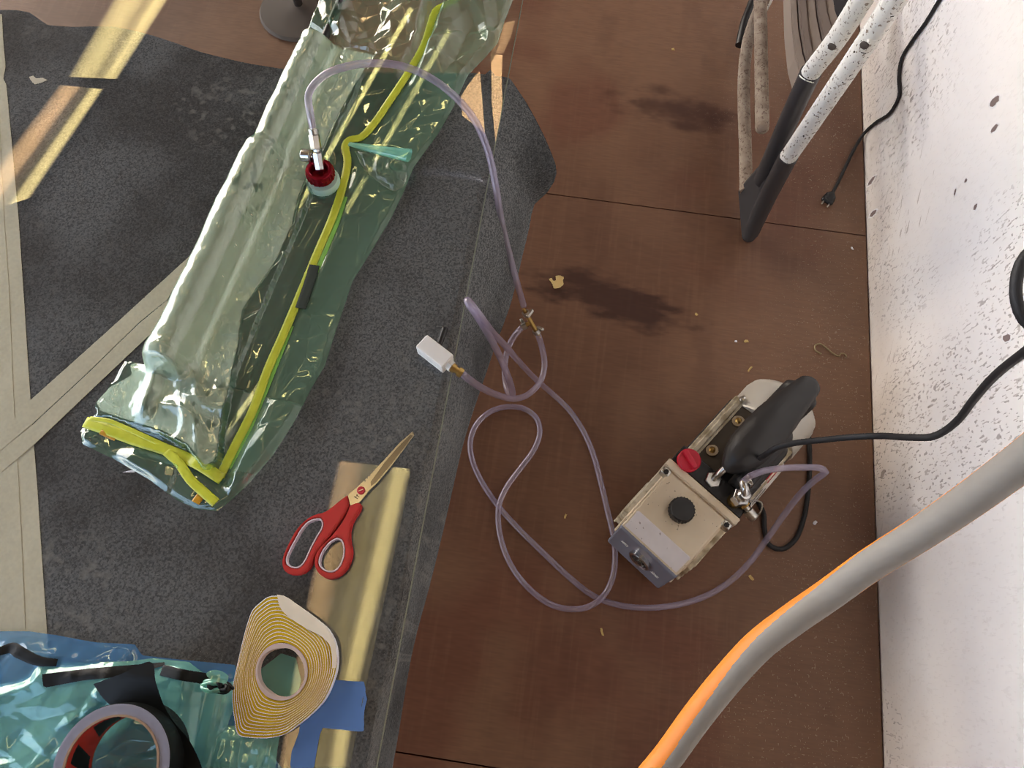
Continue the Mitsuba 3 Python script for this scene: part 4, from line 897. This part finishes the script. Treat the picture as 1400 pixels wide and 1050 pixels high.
def h_green(x, y):
    k = sstep(kx - .01, kx + .02, x)
    w = (1 - k) * (f3_(x, y) + f4_(x, y)) + k * (f5_(x, y) + .35 * f4_(x, y))
    und = sstep(rx1, rx0, x)
    low_ = sstep(at(360, 1012, ZG)[1] + .012, at(360, 1012, ZG)[1] - .006, y)
    und = np.maximum(und, low_ * .7)
    return ZG + .0009 + (.005 + w * edge_fade(gp, x, y, .012)) * und
gr_m = sheet(gp, .0022, h_green)
add('green_film_bag__film', gr_m, 'film2', True)
gkd = cKDTree(gr_m.vertices[:, :2])
st = pxpoly([(45, 922), (110, 914), (214, 905), (214, 910), (160, 925), (100, 931), (47, 941)], ZG + .03)
add('green_film_bag__black_strip', sheet(st, .004, lambda x, y: top_of(gkd, gr_m, np.c_[x, y, 0 * x], .0012)[:, 2]), 'black_film', True, 'black tape strip')
s2 = cr([at(*q, ZG + .02) for q in ((217, 916), (245, 922), (270, 927), (290, 931))], .004)
add('green_film_bag__black_strip', ribbon(top_of(gkd, gr_m, s2, .0012), .0105, .0008), 'black_film', True, 'black tape strip')
kn = at(297, 938, ZG + .026)
rk = np.random.default_rng(5)
for k in range(9):
    a = np.linspace(0, 2 * np.pi * .8, 8) + rk.random() * 6
    ra, rb, til = .004 + .009 * rk.random(), .0015 + .0035 * rk.random(), .4 * (rk.random() - .5)
    pts = [kn + np.array([(.004 * (k % 3 - 1)) + ra * math.cos(t) * math.cos(til) - rb * math.sin(t) * math.sin(til), ra * math.cos(t) * math.sin(til) + rb * math.sin(t) * math.cos(til), .0005 * k - .004 + .004 * math.sin(t + k)]) for t in a]
    add('green_film_bag__knot', tube(pts, [.0012, .0026, .0028, .0012], 8, .002), 'black_film' if k % 3 else 'film2', True, 'twisted dark knot' if k == 0 else None)
add('green_film_bag__tuft', sheet(smoothpoly([(292, 930), (284, 921), (292, 916), (306, 918), (315, 926), (311, 934)], ZG + .03), .003, lambda x, y: ZG + .030 + .006 * ridge(nz(x, y, 80, 7), 2)), 'film2', True)
tag('green_film_bag', 'crumpled teal film bag knotted with black tape in the near left corner', 'bag')

flp = smoothpoly([(131, 935), (170, 922), (213, 905), (218, 930), (224, 962), (236, 988), (256, 1015), (272, 1060), (276, 1110), (215, 1110), (236, 1060), (230, 1010), (204, 985), (165, 974), (147, 962), (138, 950)], ZG + .045)
yb0, yb1 = at(150, 920, ZG + .04)[1], at(250, 1060, ZG + .04)[1]
def h_flap(x, y):
    t = np.clip((yb0 - y) / (yb0 - yb1), 0, 1)
    return ZG + .040 + .012 * (1 - t) ** 2 + .004 * nz(x, y, 22, 5) - .010 * t
add('duct_tape_roll__loose_end', sheet(flp, .004, h_flap), 'black_film', True, 'loose black end of the tape')
dc = at(152, 1048, ZG + .066); DZ = ZG + .0175
dl = lambda prof, n=64: aim(lathe(prof, n), (dc[0], dc[1], DZ), (0, 0, 1))
add('duct_tape_roll__tape', dl([(.0526, .001), (.0532, .002), (.0532, .047), (.0526, .0486), (.0526, .001)]), 'black_film', 35, 'black outer turn of tape')
add('duct_tape_roll__tape_edge', dl([(.0434, .0012), (.0526, .0012), (.0526, .0486), (.0500, .0490), (.0470, .0486), (.0434, .0490), (.0434, .0012)]), 'duct_grey', 35, 'grey wound edge of the tape')
add('duct_tape_roll__core', dl([(.0415, 0), (.0434, 0), (.0434, .0500), (.0415, .0500), (.0415, 0)]), 'card_brown', 35, 'brown card core')
def arc(r, a0, a1, z0, z1, n=24, lean=0.0):
    a = np.linspace(a0, a1, n); V = np.vstack([np.c_[dc[0] + r * np.cos(a), dc[1] + r * np.sin(a), np.full(n, DZ + z0)], np.c_[dc[0] + r * np.cos(a + lean), dc[1] + r * np.sin(a + lean), np.full(n, DZ + z1)]])
    j = np.arange(n - 1); m = trimesh.Trimesh(V, np.vstack([np.stack([j, j + n, j + 1], 1), np.stack([j + 1, j + n, j + n + 1], 1)]), process=False)
    return m
add('duct_tape_roll__core_print', arc(.0413, 1.2, 5.4, .002, .048, 48), 'core_red', True, 'red printed inside of the core')
add('duct_tape_roll__core_mark', arc(.0411, 2.15, 2.75, -0.0 + .008, .042, 16, -.35), 'black_film', True, 'black printed mark')
add('duct_tape_roll__core_mark', arc(.0411, 3.2, 3.6, .007, .041, 16, -.35), 'black_film', True, 'black printed mark')
tag('duct_tape_roll', 'roll of black cloth tape with grey edges and a red core, at the bottom edge', 'tape roll')

# ------------------------------------------------------------------ crumbs on the floor
sp_ = pxpoly([(750, 383), (754, 381), (756, 386), (760, 385), (759, 379), (765, 378), (771, 380), (769, 386), (771, 390), (765, 395), (757, 396), (755, 390)], 0)
add('wood_scrap', sheet(sp_, .003, lambda x, y: .001 + .006 * nz(x, y, 70, 2)), 'scrap', True, 'torn pale yellow scrap on the floor near the brass tee', 'scrap')
add('wire_hook', tube([at(*q, .004) for q in ((1123, 484), (1115, 479), (1114, 473), (1121, 470), (1130, 476), (1140, 484), (1147, 487), (1150, 483), (1156, 485), (1157, 488))], .0016, 8, .003), 'wire', True, 'bent wire hook lying on the floor between the pump and the white wall', 'hook')
chips = [((1020, 467), (.008, .004), 'paint_chip', 'larger pale chip on the floor left of the wire hook', 'chipwood'), ((1006, 467), (.004, .003), 'paint_chip', 'small round pale chip left of the wire hook', 'paper_white'),
         ((823, 864), (.011, .0025), 'straw', 'forked straw sliver on the floor below the coiled hose', 'chipwood'), ((1027, 790), (.009, .004), 'straw', 'yellow sliver on the floor right of the curving hose', 'chipwood'),
         ((1114, 715), (.007, .004), 'paint_chip', 'pale chip on the floor right of the black cord loop', 'paper_white'), ((773, 706), (.007, .0022), 'straw', 'short straw sliver inside the large hose coil', 'chipwood'),
         ((1165, 340), (.006, .003), 'paint_chip', 'white flake on the floor by the foot of the wall', 'paper_white'), ((1025, 505), (.012, .0022), 'straw', 'long sliver on the floor above the pump', 'chipwood'),
         ((920, 68), (.006, .005), 'paint_chip', 'pale crumb at the top of the floor left of the chair', 'chipwood'), ((952, 430), (.005, .0035), 'paint_chip', 'pale crumb in the middle of the open floor', 'chipwood')]
rc = np.random.default_rng(11)
for (x, y), (a, b), nm, lb, mt in chips:
    c = at(x, y, 0); an_ = rc.random() * 3
    m = hull_spheres([(math.cos(an_) * a * k - math.sin(an_) * b * q, math.sin(an_) * a * k + math.cos(an_) * b * q, .0006 + .001 * rc.random(), .0006) for k, q in ((-.5, -.3), (-.4, .5), (.5, .3), (.45, -.5), (.1, .6))], 6)
    m.apply_translation((c[0], c[1], 0.0001)); add(nm, m, mt, False, lb, 'chip')
